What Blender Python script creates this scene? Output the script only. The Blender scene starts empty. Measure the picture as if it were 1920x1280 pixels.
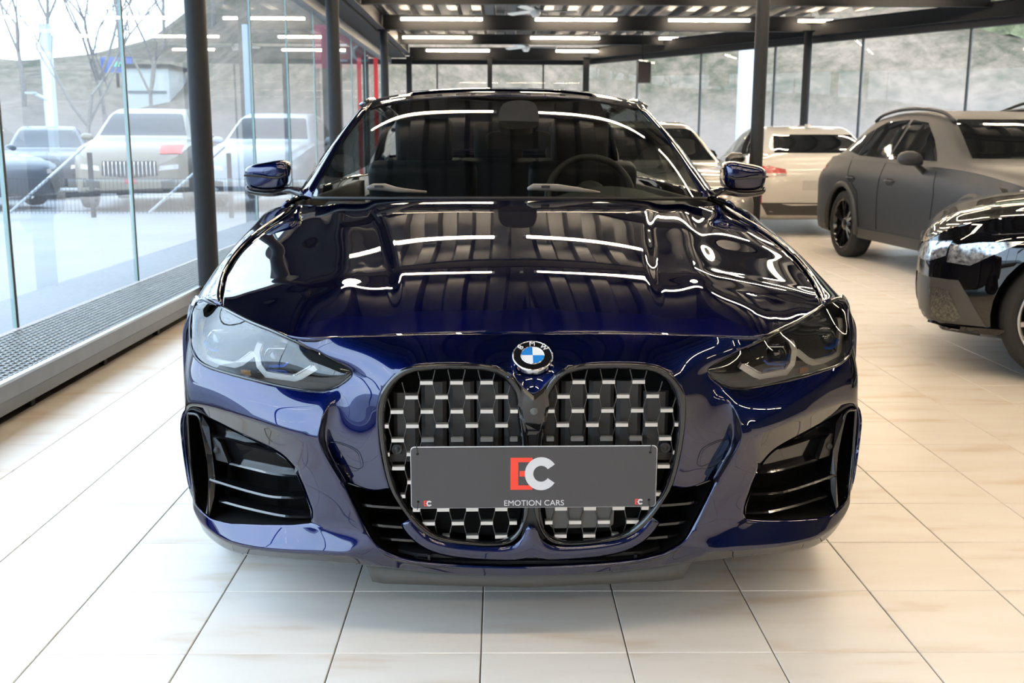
import bpy, bmesh, math, random
import numpy as np
from mathutils import Vector, Matrix, geometry
from mathutils.bvhtree import BVHTree

# ------------------------------------------------------------------ camera, world, exposure
sc = bpy.context.scene
COL = sc.collection
CAM_H = 1.20; PITCH = 0.1887; YAW = 0.0126; ROLL = 0.0034; FPX = 1968.0
_r = Vector((math.cos(YAW), -math.sin(YAW), 0)); _fh = Vector((math.sin(YAW), math.cos(YAW), 0))
_f = _fh*math.cos(PITCH) + Vector((0, 0, -math.sin(PITCH)))
_u = _fh*math.sin(PITCH) + Vector((0, 0, math.cos(PITCH)))
CR = _r*math.cos(ROLL) + _u*math.sin(ROLL); CU = _u*math.cos(ROLL) - _r*math.sin(ROLL); CF = _f
CP = Vector((0, 0, CAM_H))
cam_d = bpy.data.cameras.new('camera'); cam = bpy.data.objects.new('camera', cam_d); COL.objects.link(cam)
cam.matrix_world = Matrix(((CR.x, CU.x, -CF.x, CP.x), (CR.y, CU.y, -CF.y, CP.y), (CR.z, CU.z, -CF.z, CP.z), (0, 0, 0, 1)))
cam_d.sensor_width = 22.3; cam_d.lens = FPX/1920*22.3; cam_d.clip_end = 600; cam_d.clip_start = .05
cam_d.dof.use_dof = True; cam_d.dof.focus_distance = 2.5; cam_d.dof.aperture_fstop = 5.0
sc.camera = cam
sc.view_settings.view_transform = 'Standard'; sc.view_settings.look = 'None'
sc.view_settings.gamma = 1; sc.view_settings.use_curve_mapping = False
sc.view_settings.exposure = 0.05
sc.cycles.use_denoising = True
sc.cycles.max_bounces = 10; sc.cycles.transparent_max_bounces = 24
sc.cycles.sample_clamp_indirect = 6
sc.cycles.caustics_reflective = False; sc.cycles.caustics_refractive = False
WORLD_STRENGTH = 6.5
wd = bpy.data.worlds.new('overcast_sky'); sc.world = wd; wd.use_nodes = True
nt = wd.node_tree; nt.nodes.clear()
o_ = nt.nodes.new('ShaderNodeOutputWorld'); b_ = nt.nodes.new('ShaderNodeBackground'); b_.inputs[1].default_value = WORLD_STRENGTH
tc = nt.nodes.new('ShaderNodeTexCoord'); nz = nt.nodes.new('ShaderNodeTexNoise'); nz.inputs['Scale'].default_value = 2.2; nz.inputs['Detail'].default_value = 5
cr = nt.nodes.new('ShaderNodeValToRGB'); cr.color_ramp.elements[0].position = .3; cr.color_ramp.elements[0].color = (.60, .72, .92, 1)
cr.color_ramp.elements[1].position = .7; cr.color_ramp.elements[1].color = (.86, .92, 1, 1)
nt.links.new(tc.outputs['Generated'], nz.inputs['Vector']); nt.links.new(nz.outputs['Fac'], cr.inputs[0])
nt.links.new(cr.outputs[0], b_.inputs[0]); nt.links.new(b_.outputs[0], o_.inputs[0])
TUBE_LIGHT = 82.0

# ------------------------------------------------------------------ materials
MATS = {}
def mat(name, col, rough=.5, metal=0., coat=0., emit=None, estr=0., noise=0., nscale=20., bump=0., bscale=60., spec=.5, coat_rough=.02, stretch=None):
    if name in MATS: return MATS[name]
    m = bpy.data.materials.new(name); m.use_nodes = True; n = m.node_tree
    p = n.nodes['Principled BSDF']
    p.inputs['Base Color'].default_value = (*col, 1); p.inputs['Roughness'].default_value = rough
    p.inputs['Metallic'].default_value = metal; p.inputs['Coat Weight'].default_value = coat
    p.inputs['Coat Roughness'].default_value = coat_rough; p.inputs['Specular IOR Level'].default_value = spec
    if emit: p.inputs['Emission Color'].default_value = (*emit, 1); p.inputs['Emission Strength'].default_value = estr
    if noise or bump:
        g = n.nodes.new('ShaderNodeNewGeometry'); mp = n.nodes.new('ShaderNodeMapping'); mp.inputs['Scale'].default_value = stretch or (1, 1, 1)
        n.links.new(g.outputs['Position'], mp.inputs[0])
        if noise:
            t = n.nodes.new('ShaderNodeTexNoise'); t.inputs['Scale'].default_value = nscale; t.inputs['Detail'].default_value = 4
            n.links.new(mp.outputs[0], t.inputs['Vector'])
            r = n.nodes.new('ShaderNodeMapRange'); r.inputs['To Min'].default_value = 1-noise; r.inputs['To Max'].default_value = 1+noise
            r.inputs['From Min'].default_value = .3; r.inputs['From Max'].default_value = .7
            n.links.new(t.outputs['Fac'], r.inputs['Value'])
            mx = n.nodes.new('ShaderNodeVectorMath'); mx.operation = 'SCALE'; mx.inputs[0].default_value = col
            n.links.new(r.outputs[0], mx.inputs['Scale']); n.links.new(mx.outputs[0], p.inputs['Base Color'])
        if bump:
            t2 = n.nodes.new('ShaderNodeTexNoise'); t2.inputs['Scale'].default_value = bscale
            bp = n.nodes.new('ShaderNodeBump'); bp.inputs['Strength'].default_value = bump; bp.inputs['Distance'].default_value = .01
            n.links.new(mp.outputs[0], t2.inputs['Vector']); n.links.new(t2.outputs['Fac'], bp.inputs['Height']); n.links.new(bp.outputs[0], p.inputs['Normal'])
    MATS[name] = m; return m

def glass_mat(name, tint, ior=1.5, boost=1.0, rough=0.0, haze=None):
    """thin pane: what is behind shows through, tinted; the pane mirrors by Fresnel"""
    if name in MATS: return MATS[name]
    m = bpy.data.materials.new(name); m.use_nodes = True; n = m.node_tree; n.nodes.clear()
    o = n.nodes.new('ShaderNodeOutputMaterial'); t = n.nodes.new('ShaderNodeBsdfTransparent'); t.inputs[0].default_value = (*tint, 1)
    g = n.nodes.new('ShaderNodeBsdfGlossy'); g.inputs['Roughness'].default_value = rough
    f = n.nodes.new('ShaderNodeFresnel'); f.inputs[0].default_value = ior
    mu = n.nodes.new('ShaderNodeMath'); mu.operation = 'MULTIPLY'; mu.inputs[1].default_value = boost; mu.use_clamp = True
    mix = n.nodes.new('ShaderNodeMixShader')
    n.links.new(f.outputs[0], mu.inputs[0]); n.links.new(mu.outputs[0], mix.inputs[0])
    if haze:
        d = n.nodes.new('ShaderNodeBsdfTranslucent'); d.inputs[0].default_value = (.9, .95, 1, 1)
        mh = n.nodes.new('ShaderNodeMixShader'); mh.inputs[0].default_value = haze
        n.links.new(t.outputs[0], mh.inputs[1]); n.links.new(d.outputs[0], mh.inputs[2]); n.links.new(mh.outputs[0], mix.inputs[1])
    else: n.links.new(t.outputs[0], mix.inputs[1])
    n.links.new(g.outputs[0], mix.inputs[2]); n.links.new(mix.outputs[0], o.inputs[0])
    MATS[name] = m; return m

def paint(name, col, metal=.5, rough=.35, edge=None):
    m = mat(name, col, rough=rough, metal=metal, coat=1.0, coat_rough=.008, spec=.05)
    p = m.node_tree.nodes['Principled BSDF']; p.inputs['Coat IOR'].default_value = 1.72; p.inputs['Specular Tint'].default_value = (*(edge or [c*1.5 for c in col]), 1)
    return m
M_BLUE = paint('deep_blue_metallic_paint', (.0018, .0065, .054), 1.0, .40, (.005, .012, .07))
M_GLOSSBLACK = mat('gloss_black_plastic', (.006, .006, .007), rough=.12, coat=.6)
M_SATINBLACK = mat('satin_black_plastic', (.012, .012, .013), rough=.42)
M_MATTBLACK = mat('matt_black_plastic', (.010, .010, .010), rough=.8, noise=.2)
M_VOID = mat('unlit_black_cavity', (.004, .004, .004), rough=.9, spec=.1)
M_CHROME = mat('chrome', (.75, .75, .77), rough=.08, metal=1)
M_SATINSILVER = mat('satin_silver', (.74, .72, .69), rough=.3, metal=.85)
M_STEEL = mat('dark_grey_painted_steel', (.018, .019, .021), rough=.55, noise=.1, spec=.2)
M_ALU = mat('brushed_aluminium', (.22, .225, .235), rough=.45, metal=.35, noise=.08, nscale=8)
M_GRATE = mat('galvanised_grating', (.42, .44, .44), rough=.45, metal=.6, noise=.15)
M_RUBBER = mat('tyre_rubber', (.016, .016, .016), rough=.75, bump=.2)
M_WINDOW = glass_mat('showroom_window_glass', (.76, .90, .97), 1.5, 1.7, haze=.045)
M_WINDOW_BACK = glass_mat('far_window_glass', (.86, .92, .92), 1.5, .55, haze=.015)
M_CARGLASS = glass_mat('windscreen_glass', (.52, .56, .55), 1.5, 1.35)
M_LENS = glass_mat('headlight_lens', (.90, .92, .93), 1.6, 1.6)
M_DARKGLASS = mat('privacy_glass', (.006, .007, .008), rough=.03, coat=1)
M_RED = mat('red_lamp_plastic', (.45, .01, .015), rough=.15, coat=1)
M_WHITEPLASTIC = mat('white_enamel', (.75, .76, .76), rough=.35)

# ------------------------------------------------------------------ helpers
def tag(o, label=None, cat=None, group=None, kind=None):
    if label: o['label'] = label
    if cat: o['category'] = cat
    if group: o['group'] = group
    if kind: o['kind'] = kind
    return o
def empty(name, loc=(0, 0, 0), rz=0, parent=None):
    o = bpy.data.objects.new(name, None); COL.objects.link(o); o.location = loc; o.rotation_euler = (0, 0, rz); o.empty_display_size = .1
    if parent: o.parent = parent
    return o
def link(name, me, m, parent=None):
    o = bpy.data.objects.new(name, me); COL.objects.link(o)
    if m is not None and len(me.materials) == 0: me.materials.append(m)
    if parent: o.parent = parent
    return o
def mesh(name, vs, fs, m, parent=None, smooth=False, sub=0, crease=None, auto=None, weld=False):
    me = bpy.data.meshes.new(name); me.from_pydata([tuple(v) for v in vs], [], [tuple(f) for f in fs]); me.update()
    if weld:
        bm = bmesh.new(); bm.from_mesh(me); bmesh.ops.remove_doubles(bm, verts=bm.verts, dist=.0006); bm.to_mesh(me); bm.free()
    if smooth: me.polygons.foreach_set('use_smooth', [True]*len(me.polygons))
    if auto is not None:
        bm = bmesh.new(); bm.from_mesh(me)
        for e in bm.edges: e.smooth = not (len(e.link_faces) == 2 and e.calc_face_angle(0) > auto)
        bm.to_mesh(me); bm.free()
    o = link(name, me, m, parent)
    if sub:
        md = o.modifiers.new('smooth', 'SUBSURF'); md.levels = sub; md.render_levels = sub; md.boundary_smooth = 'PRESERVE_CORNERS'
    return o

class MB:
    """collects simple solids and links them as one mesh"""
    def __init__(s): s.v = []; s.f = []
    def add(s, vs, fs):
        b = len(s.v); s.v += [tuple(v) for v in vs]; s.f += [tuple(b+i for i in f) for f in fs]; return s
    def box(s, c, d, rz=0, R=None, bev=0):
        hx, hy, hz = d[0]/2, d[1]/2, d[2]/2
        P = [(-hx, -hy, -hz), (hx, -hy, -hz), (hx, hy, -hz), (-hx, hy, -hz), (-hx, -hy, hz), (hx, -hy, hz), (hx, hy, hz), (-hx, hy, hz)]
        R = R or Matrix.Rotation(rz, 3, 'Z'); c = Vector(c)
        return s.add([R @ Vector(p)+c for p in P], [(0, 3, 2, 1), (4, 5, 6, 7), (0, 1, 5, 4), (1, 2, 6, 5), (2, 3, 7, 6), (3, 0, 4, 7)])
    def tube(s, pts, r, n=8, cap=True, closed=False):
        pts = [Vector(p) for p in pts]; k = len(pts); rs = r if isinstance(r, (list, tuple)) else [r]*k
        base = len(s.v); prev = None
        for i, p in enumerate(pts):
            if closed: t = (pts[(i+1) % k]-pts[i-1])
            else: t = (pts[min(i+1, k-1)]-pts[max(i-1, 0)])
            t.normalize()
            if prev is None:
                a = t.orthogonal().normalized()
            else:
                a = prev - t*prev.dot(t)
                a = a.normalized() if a.length > 1e-6 else t.orthogonal().normalized()
            prev = a; b = t.cross(a)
            for j in range(n):
                q = 2*math.pi*j/n; s.v.append(tuple(p+(a*math.cos(q)+b*math.sin(q))*rs[i]))
        for i in range(k if closed else k-1):
            i2 = (i+1) % k
            for j in range(n):
                j2 = (j+1) % n; s.f.append((base+i*n+j, base+i*n+j2, base+i2*n+j2, base+i2*n+j))
        if cap and not closed:
            s.f.append(tuple(base+j for j in range(n-1, -1, -1))); s.f.append(tuple(base+(k-1)*n+j for j in range(n)))
        return s
    def lathe(s, prof, n=32, M=None):
        """prof = (r, h) pairs turned about local z; M places it"""
        M = M or Matrix.Identity(4); base = len(s.v)
        for (r, h) in prof:
            for j in range(n):
                q = 2*math.pi*j/n; s.v.append(tuple(M @ Vector((r*math.cos(q), r*math.sin(q), h))))
        for i in range(len(prof)-1):
            for j in range(n):
                j2 = (j+1) % n; s.f.append((base+i*n+j, base+i*n+j2, base+(i+1)*n+j2, base+(i+1)*n+j))
        return s
    def prism(s, pts, a, b, M=None):
        """2D outline in local xy extruded from z=a to z=b"""
        M = M or Matrix.Identity(4); n = len(pts); base = len(s.v)
        s.v += [tuple(M @ Vector((p[0], p[1], a))) for p in pts]+[tuple(M @ Vector((p[0], p[1], b))) for p in pts]
        s.f.append(tuple(base+i for i in range(n-1, -1, -1))); s.f.append(tuple(base+n+i for i in range(n)))
        for i in range(n):
            j = (i+1) % n; s.f.append((base+i, base+j, base+n+j, base+n+i))
        return s
    def build(s, name, m, parent=None, smooth=False, auto=None, sub=0):
        return mesh(name, s.v, s.f, m, parent, smooth or auto is not None, sub, auto=auto)
def text_mesh(s, size, ext=.0005, align='CENTER', bold=0):
    cu = bpy.data.curves.new('t', 'FONT'); cu.body = s; cu.size = size; cu.extrude = ext; cu.offset = bold; cu.align_x = align; cu.align_y = 'CENTER'
    o = bpy.data.objects.new('t', cu); COL.objects.link(o); bpy.context.view_layer.update()
    me = bpy.data.meshes.new_from_object(o.evaluated_get(bpy.context.evaluated_depsgraph_get())); bpy.data.objects.remove(o)
    for _ in range(len(me.materials)): me.materials.pop()
    return me
def spl(xs, ys):
    """smooth interpolation through points (finite difference Hermite)"""
    xs = np.array(xs, float); ys = np.array(ys, float)
    d = np.gradient(ys, xs) if len(xs) > 2 else np.full(len(xs), (ys[-1]-ys[0])/(xs[-1]-xs[0]))
    def f(x):
        x = np.clip(np.asarray(x, float), xs[0], xs[-1]); i = np.clip(np.searchsorted(xs, x)-1, 0, len(xs)-2)
        h = xs[i+1]-xs[i]; t = (x-xs[i])/h
        return (2*t**3-3*t**2+1)*ys[i]+(t**3-2*t**2+t)*h*d[i]+(-2*t**3+3*t**2)*ys[i+1]+(t**3-t**2)*h*d[i+1]
    return f
def curve_pts(P, n, closed=False):
    """Catmull-Rom through 3D points resampled to n"""
    P = [Vector(p) for p in P]; k = len(P); out = []
    segs = k if closed else k-1
    for i in range(n):
        s = i/(n if closed else n-1)*segs; a = min(int(s), segs-1); t = s-a
        g = (lambda j: P[j % k]) if closed else (lambda j: P[max(0, min(k-1, j))])
        p0, p1, p2, p3 = g(a-1), g(a), g(a+1), g(a+2)
        out.append(.5*((2*p1)+(p2-p0)*t+(2*p0-5*p1+4*p2-p3)*t*t+(3*p1-p0-3*p2+p3)*t**3))
    return out
def ray(px, py):
    """direction of the view ray through a pixel of the photograph, used to survey where things stand"""
    return CR*((px-960)/FPX)+CU*((640-py)/FPX)+CF
def at_Y(px, py, Y):
    d = ray(px, py); return CP+d*((Y-CP.y)/d.y)
def on_ground(px, py, z=0):
    d = ray(px, py); return CP+d*((z-CP.z)/d.z)
def at_X(px, py, X):
    d = ray(px, py); return CP+d*((X-CP.x)/d.x)
def cdt_fill(outline, step):
    """triangulate a 2D outline with a regular grid of inner points"""
    n = len(outline); xs = [p[0] for p in outline]; ys = [p[1] for p in outline]
    pts = [Vector(p) for p in outline]; x = min(xs)+step/2
    def inside(px, py):
        c = False; dm = 1e9
        for i in range(n):
            x1, y1 = outline[i]; x2, y2 = outline[(i+1) % n]
            if (y1 > py) != (y2 > py) and px < (x2-x1)*(py-y1)/(y2-y1)+x1: c = not c
            L = (x2-x1)**2+(y2-y1)**2; t = max(0, min(1, ((px-x1)*(x2-x1)+(py-y1)*(y2-y1))/(L+1e-12)))
            dm = min(dm, math.hypot(px-x1-t*(x2-x1), py-y1-t*(y2-y1)))
        return c and dm > step*.35
    while x < max(xs):
        y = min(ys)+step/2
        while y < max(ys):
            if inside(x, y): pts.append(Vector((x, y)))
            y += step
        x += step
    r = geometry.delaunay_2d_cdt(pts, [(i, (i+1) % n) for i in range(n)], [list(range(n))], 1, 1e-6)
    return [tuple(v) for v in r[0]], [tuple(f) for f in r[2]]
def dens(P, step, closed=True):
    out = []; n = len(P)
    for i in range(n if closed else n-1):
        a, b = P[i], P[(i+1) % n]; k = max(1, int(math.dist(a, b)/step))
        for j in range(k): out.append(tuple(a[c]+(b[c]-a[c])*j/k for c in range(len(a))))
    if not closed: out.append(tuple(P[-1]))
    return out
def round2(P, n, closed=True):
    return [(p.x, p.y) for p in curve_pts([(q[0], q[1], 0) for q in P], n, closed)]
M_DRL = mat('frosted_light_guide', (.93, .90, .85), rough=.25, coat=1)
# ---- wheels
def wheel(c, r, w, side, parent, spokes=5, rim_m=None, rimr=.74, lip_m=None):
    """axle along local x, outer face to side"""
    M = Matrix.Translation(c) @ Matrix.Rotation(math.pi/2*side, 4, 'Y')
    h = w/2; ri = r*rimr
    ty = MB().lathe([(ri, -h*.9), (r*.90, -h), (r*.985, -h*.82), (r, -h*.5), (r, h*.5), (r*.985, h*.82), (r*.90, h), (ri*1.02, h*.95), (ri, h*.85)], 56, M).build('wheel', M_RUBBER, parent, smooth=True)
    rim_m = rim_m or M_GLOSSBLACK
    MB().lathe([(ri, h*.95), (ri*.97, h*.99), (ri*.94, h*.9), (ri*.90, h*.3), (ri*.88, -h*.9)], 56, M).build('rim', lip_m or rim_m, ty, smooth=True)
    b = MB()
    for k in range(spokes):
        for da in (-.17, .17):
            a = 2*math.pi*k/spokes; a1 = a+da
            p0 = Vector((.05*math.cos(a), .05*math.sin(a), h*.72)); p1 = Vector((ri*.93*math.cos(a1), ri*.93*math.sin(a1), h*.85))
            t = (p1-p0).normalized(); s_ = t.cross(Vector((0, 0, 1))).normalized()*.016
            q = [p0-s_, p0+s_, p1+s_*.75, p1-s_*.75]; q = q+[x-Vector((0, 0, .03)) for x in q]
            b.add([M @ x for x in q], [(0, 1, 2, 3), (7, 6, 5, 4), (0, 4, 5, 1), (1, 5, 6, 2), (2, 6, 7, 3), (3, 7, 4, 0)])
    b.build('spokes', rim_m, ty)
    MB().lathe([(0, h*.80), (.035, h*.80), (.075, h*.70), (.08, h*.3)], 24, M).build('hub', rim_m, ty, smooth=True)
    MB().lathe([(.0, h*.05), (ri*.72, h*.05), (ri*.72, -h*.1)], 32, M).build('brake_disc', mat('brake_iron', (.10, .10, .10), rough=.4, metal=.7), ty)
    return ty
# HEROLAST
random.seed(4)
# ------------------------------------------------------------------ the showroom shell
TS = .35; TX0 = -.042; TY0 = 2.321
M_GROUT = mat('tile_grout', (.16, .14, .11), rough=.9)
def tile_mat():
    m = bpy.data.materials.new('cream_floor_tile'); m.use_nodes = True; n = m.node_tree; p = n.nodes['Principled BSDF']
    g = n.nodes.new('ShaderNodeNewGeometry'); oi = n.nodes.new('ShaderNodeObjectInfo')
    ad = n.nodes.new('ShaderNodeVectorMath'); ad.operation = 'ADD'; sc_ = n.nodes.new('ShaderNodeVectorMath'); sc_.operation = 'SCALE'; sc_.inputs['Scale'].default_value = 3.0
    cb = n.nodes.new('ShaderNodeCombineXYZ'); n.links.new(oi.outputs['Random'], cb.inputs[1]); n.links.new(cb.outputs[0], sc_.inputs[0])
    n.links.new(g.outputs['Position'], ad.inputs[0]); n.links.new(sc_.outputs[0], ad.inputs[1])
    mp = n.nodes.new('ShaderNodeMapping'); mp.inputs['Scale'].default_value = (1.1, 4.5, 1); n.links.new(ad.outputs[0], mp.inputs[0])
    t = n.nodes.new('ShaderNodeTexNoise'); t.inputs['Scale'].default_value = 2.0; t.inputs['Detail'].default_value = 6; t.inputs['Distortion'].default_value = .25; n.links.new(mp.outputs[0], t.inputs['Vector'])
    r = n.nodes.new('ShaderNodeValToRGB'); e = r.color_ramp.elements
    e[0].position = .30; e[0].color = (.76, .65, .53, 1); e[1].position = .42; e[1].color = (.86, .80, .73, 1)
    x = e.new(.60); x.color = (.89, .845, .785, 1)
    n.links.new(t.outputs['Fac'], r.inputs[0]); 
    t2 = n.nodes.new('ShaderNodeTexNoise'); t2.inputs['Scale'].default_value = 30; t2.inputs['Detail'].default_value = 3; n.links.new(g.outputs['Position'], t2.inputs['Vector'])
    mr_ = n.nodes.new('ShaderNodeMapRange'); mr_.inputs['To Min'].default_value = .30; mr_.inputs['To Max'].default_value = .38; n.links.new(t2.outputs['Fac'], mr_.inputs['Value'])
    n.links.new(mr_.outputs[0], p.inputs['Roughness']); n.links.new(r.outputs[0], p.inputs['Base Color']); p.inputs['Specular IOR Level'].default_value = .20
    return m
M_TILE = tile_mat()
floor = MB().box((5.2, 9, -.064), (16.6, 44, .12)).build('floor', M_GROUT); tag(floor, kind='structure')
def tile_geo(x, y, g=.0016, b=.0015):
    h = TS/2-g; k = h-b
    vs = [(x-h, y-h, -.02), (x+h, y-h, -.02), (x+h, y+h, -.02), (x-h, y+h, -.02), (x-h, y-h, -b), (x+h, y-h, -b), (x+h, y+h, -b), (x-h, y+h, -b), (x-k, y-k, 0), (x+k, y-k, 0), (x+k, y+k, 0), (x-k, y+k, 0)]
    fs = [(8, 9, 10, 11)]+[(i, (i+1) % 4, 4+(i+1) % 4, 4+i) for i in range(4)]+[(4+i, 4+(i+1) % 4, 8+(i+1) % 4, 8+i) for i in range(4)]
    return vs, fs
def to_px(P):
    d = Vector(P)-CP; z = d.dot(CF)
    return (960+FPX*d.dot(CR)/z, 640-FPX*d.dot(CU)/z, z) if z > .1 else (1e6, 1e6, z)
vs, fs = tile_geo(0, 0); tme = bpy.data.meshes.new('tile'); tme.from_pydata(vs, [], fs); tme.materials.append(M_TILE)
cand = []; rest = MB()
def wallx(Y): return 13.2 if Y < 8 else 13.2-(Y-8)*11.2/17.3
for j in range(-34, 68):
    for i in range(-6, 38):
        x = TX0+(i+.5)*TS; y = TY0+(j+.5)*TS
        if x > wallx(y)-.2 or y > 25.2: continue
        q = to_px((x, y, 0))
        d = 99
        if -150 < q[0] < 2070 and 200 < q[1] < 1450:
            hidden = 480 < q[0] < 1500 and q[1] < 1010 and y > 2.9   # under and behind the blue car
            if not hidden: d = q[2]
        cand.append((d, x, y))
cand.sort()
for k, (d, x, y) in enumerate(cand):
    if k < 296 and d < 90:
        o = bpy.data.objects.new('tile', tme); COL.objects.link(o); o.location = (x, y, 0); o.parent = floor
    else:
        rest.add(*tile_geo(x, y))
tag(rest.build('tile_field', M_TILE, floor), kind='stuff')

# ceiling: trapezoidal steel deck
M_DECK = mat('galvanised_deck', (.036, .039, .045), rough=.5, metal=.3, noise=.35, nscale=3, stretch=(6, .6, 1))
cb = MB(); x = -3.0; prof = []
while x < 13.4:
    prof += [(x, 3.46), (x+.16, 3.46), (x+.20, 3.59), (x+.38, 3.59)]; x += .42
def deck_end(x): return 25.7 if x < 2 else 25.7-(x-2)*17.3/11.2
vs = [(px_, y if y is not None else deck_end(px_), z) for y in (-13, 0, None) for px_, z in prof]; n = len(prof)
ceil = mesh('ceiling', vs, [(a*n+i, a*n+i+1, (a+1)*n+i+1, (a+1)*n+i) for a in range(2) for i in range(n-1)], M_DECK); tag(ceil, kind='structure')
MB().prism([(-3, -13), (13.4, -13), (13.4, 8.1), (2, 25.8), (-3, 25.8)], 3.64, 3.69).build('roof_slab', M_MATTBLACK, ceil)

# steelwork
def hbeam(a, b_, w=.14, h=.26, t=.012, m=M_STEEL):
    """I-section between two points, web vertical"""
    a, b_ = Vector(a), Vector(b_); d = (b_-a).normalized(); s_ = d.cross(Vector((0, 0, 1))).normalized(); up = s_.cross(d)
    P = [(-w/2, -h/2), (w/2, -h/2), (w/2, -h/2+t), (t/2, -h/2+t), (t/2, h/2-t), (w/2, h/2-t), (w/2, h/2), (-w/2, h/2), (-w/2, h/2-t), (-t/2, h/2-t), (-t/2, -h/2+t), (-w/2, -h/2+t)]
    vs = [a+s_*x+up*z for x, z in P]+[b_+s_*x+up*z for x, z in P]; n = 12
    return vs, [(i, (i+1) % n, n+(i+1) % n, n+i) for i in range(n)]+[tuple(range(n-1, -1, -1)), tuple(range(n, 2*n))]
def beam(name, a, b_, label, **k):
    vs, fs = hbeam(a, b_, **k); o = mesh(name, vs, fs, M_STEEL); tag(o, label, 'beam', 'roof steelwork'); return o
ROWS = [19.6-3.05*k for k in range(0, 10)]
names = {0: 'first dark steel beam carrying the highest row of four lamps', 1: 'dark cross beam above the top edge of the picture, before the front lamp row'}
beam('ceiling_beam', (-2.1, 19.7, 3.29), (5.7, 19.7, 3.29), 'black steel cross beam behind the nearest visible row of tube lamps')
beam('ceiling_beam', (-2.1, 23.05, 3.31), (3.8, 23.05, 3.31), 'black steel cross beam behind the middle row of tube lamps', h=.2)
beam('ceiling_beam', (-2.1, 25.4, 3.20), (2.2, 25.4, 3.20), 'farthest black steel cross beam along the back glass wall', h=.28)
for y in (16.6, 13.5, 10.4, 7.4, 1.3, -4.8):
    vs, fs = hbeam((-2.1, y+.1, 3.32), (wallx(y)-.1, y+.1, 3.32), h=.24 if y in (13.5, 7.4) else .16, w=.12); o = mesh('ceiling_beam', vs, fs, M_STEEL); tag(o, 'black steel cross beam overhead, %s' % {16.6: 'just before the highest visible lamp row', 13.5: 'level with the second left column', 10.4: 'between the nearest two left columns', 7.4: 'level with the nearest left column', 1.3: 'over the blue car\'s nose', -4.8: 'behind the camera'}[y], 'beam', 'cross beams overhead')
beam('long_beam', (-2.12, -12, 3.29), (-2.12, 25.3, 3.29), 'long black steel beam over the left row of columns', h=.28)
beam('long_beam', (2.1, 25.2, 3.20), (13.1, 8.2, 3.20), 'long black steel beam over the slanting right-hand glass wall', h=.24, w=.18)
# soffit and header at the left glass
MB().box((-2.30, 6.5, 3.20), (.04, 38, .14)).build('trim_1', M_STEEL)['kind'] = 'structure'
tag(MB().box((-2.61, 6.5, 3.04), (.14, 38, .14)).build('trim_2', mat('header_grey', (.16, .17, .18), rough=.5)), kind='structure')
tag(MB().box((-2.45, 6.5, 3.13), (.5, 38, .04)).build('trim_3', M_MATTBLACK), kind='structure')
def col_rect(x, y, label, w=.137, h=3.1):
    t = empty('steel_column', (x, y, 0)); tag(t, label, 'column')
    vs, fs = hbeam((0, 0, 0), (0, .0001, h)) if 0 else (None, None)
    a = w/2; tf = .012
    P = [(-a, -a), (a, -a), (a, -a+tf), (.005, -a+tf), (.005, a-tf), (a, a-tf), (a, a), (-a, a), (-a, a-tf), (-.005, a-tf), (-.005, -a+tf), (-a, -a+tf)]
    MB().prism(P, 0, h).build('shaft', M_STEEL, t)
    MB().box((0, 0, .01), (w+.06, w+.06, .02)).build('foot_plate', M_STEEL, t)
    MB().box((0, 0, h+.006), (w+.05, w+.05, .012)).build('head_plate', M_STEEL, t)
    return t
def col_round(x, y, r, label, h=3.15):
    t = empty('steel_column', (x, y, 0)); tag(t, label, 'column')
    MB().lathe([(r, 0), (r, h)], 24).build('shaft', M_STEEL, t, smooth=True)
    MB().lathe([(0, .02), (r*1.6, .02), (r*1.6, 0)], 24).build('foot_plate', M_STEEL, t); MB().lathe([(r*1.5, h-.02), (r*1.5, h), (0, h)], 24).build('head_plate', M_STEEL, t)
col_round(-2.038, 7.35, .071, 'nearest black steel column on the left, beside the grated ledge')
col_round(-2.06, 13.5, .082, 'second black steel column on the left, behind the blue car\'s mirror')
col_round(-2.075, 19.6, .072, 'third black steel column of the left row, near the red banner')
col_rect(-2.10, 25.2, 'farthest black steel column of the left row', w=.12)
p = at_Y(1419, 268, 12.3); col_round(p.x, 12.3, .076, 'round black steel column between the blue car and the white car')
p = at_Y(1505, 268, 19.4); col_round(p.x, 19.4, .072, 'round black steel column rising behind the white car')
col_rect(-.22, 25.25, 'black column in the middle of the back glass wall', w=.11)
col_rect(2.02, 25.1, 'black column at the corner where the back wall meets the slanting glass', w=.13)

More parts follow.
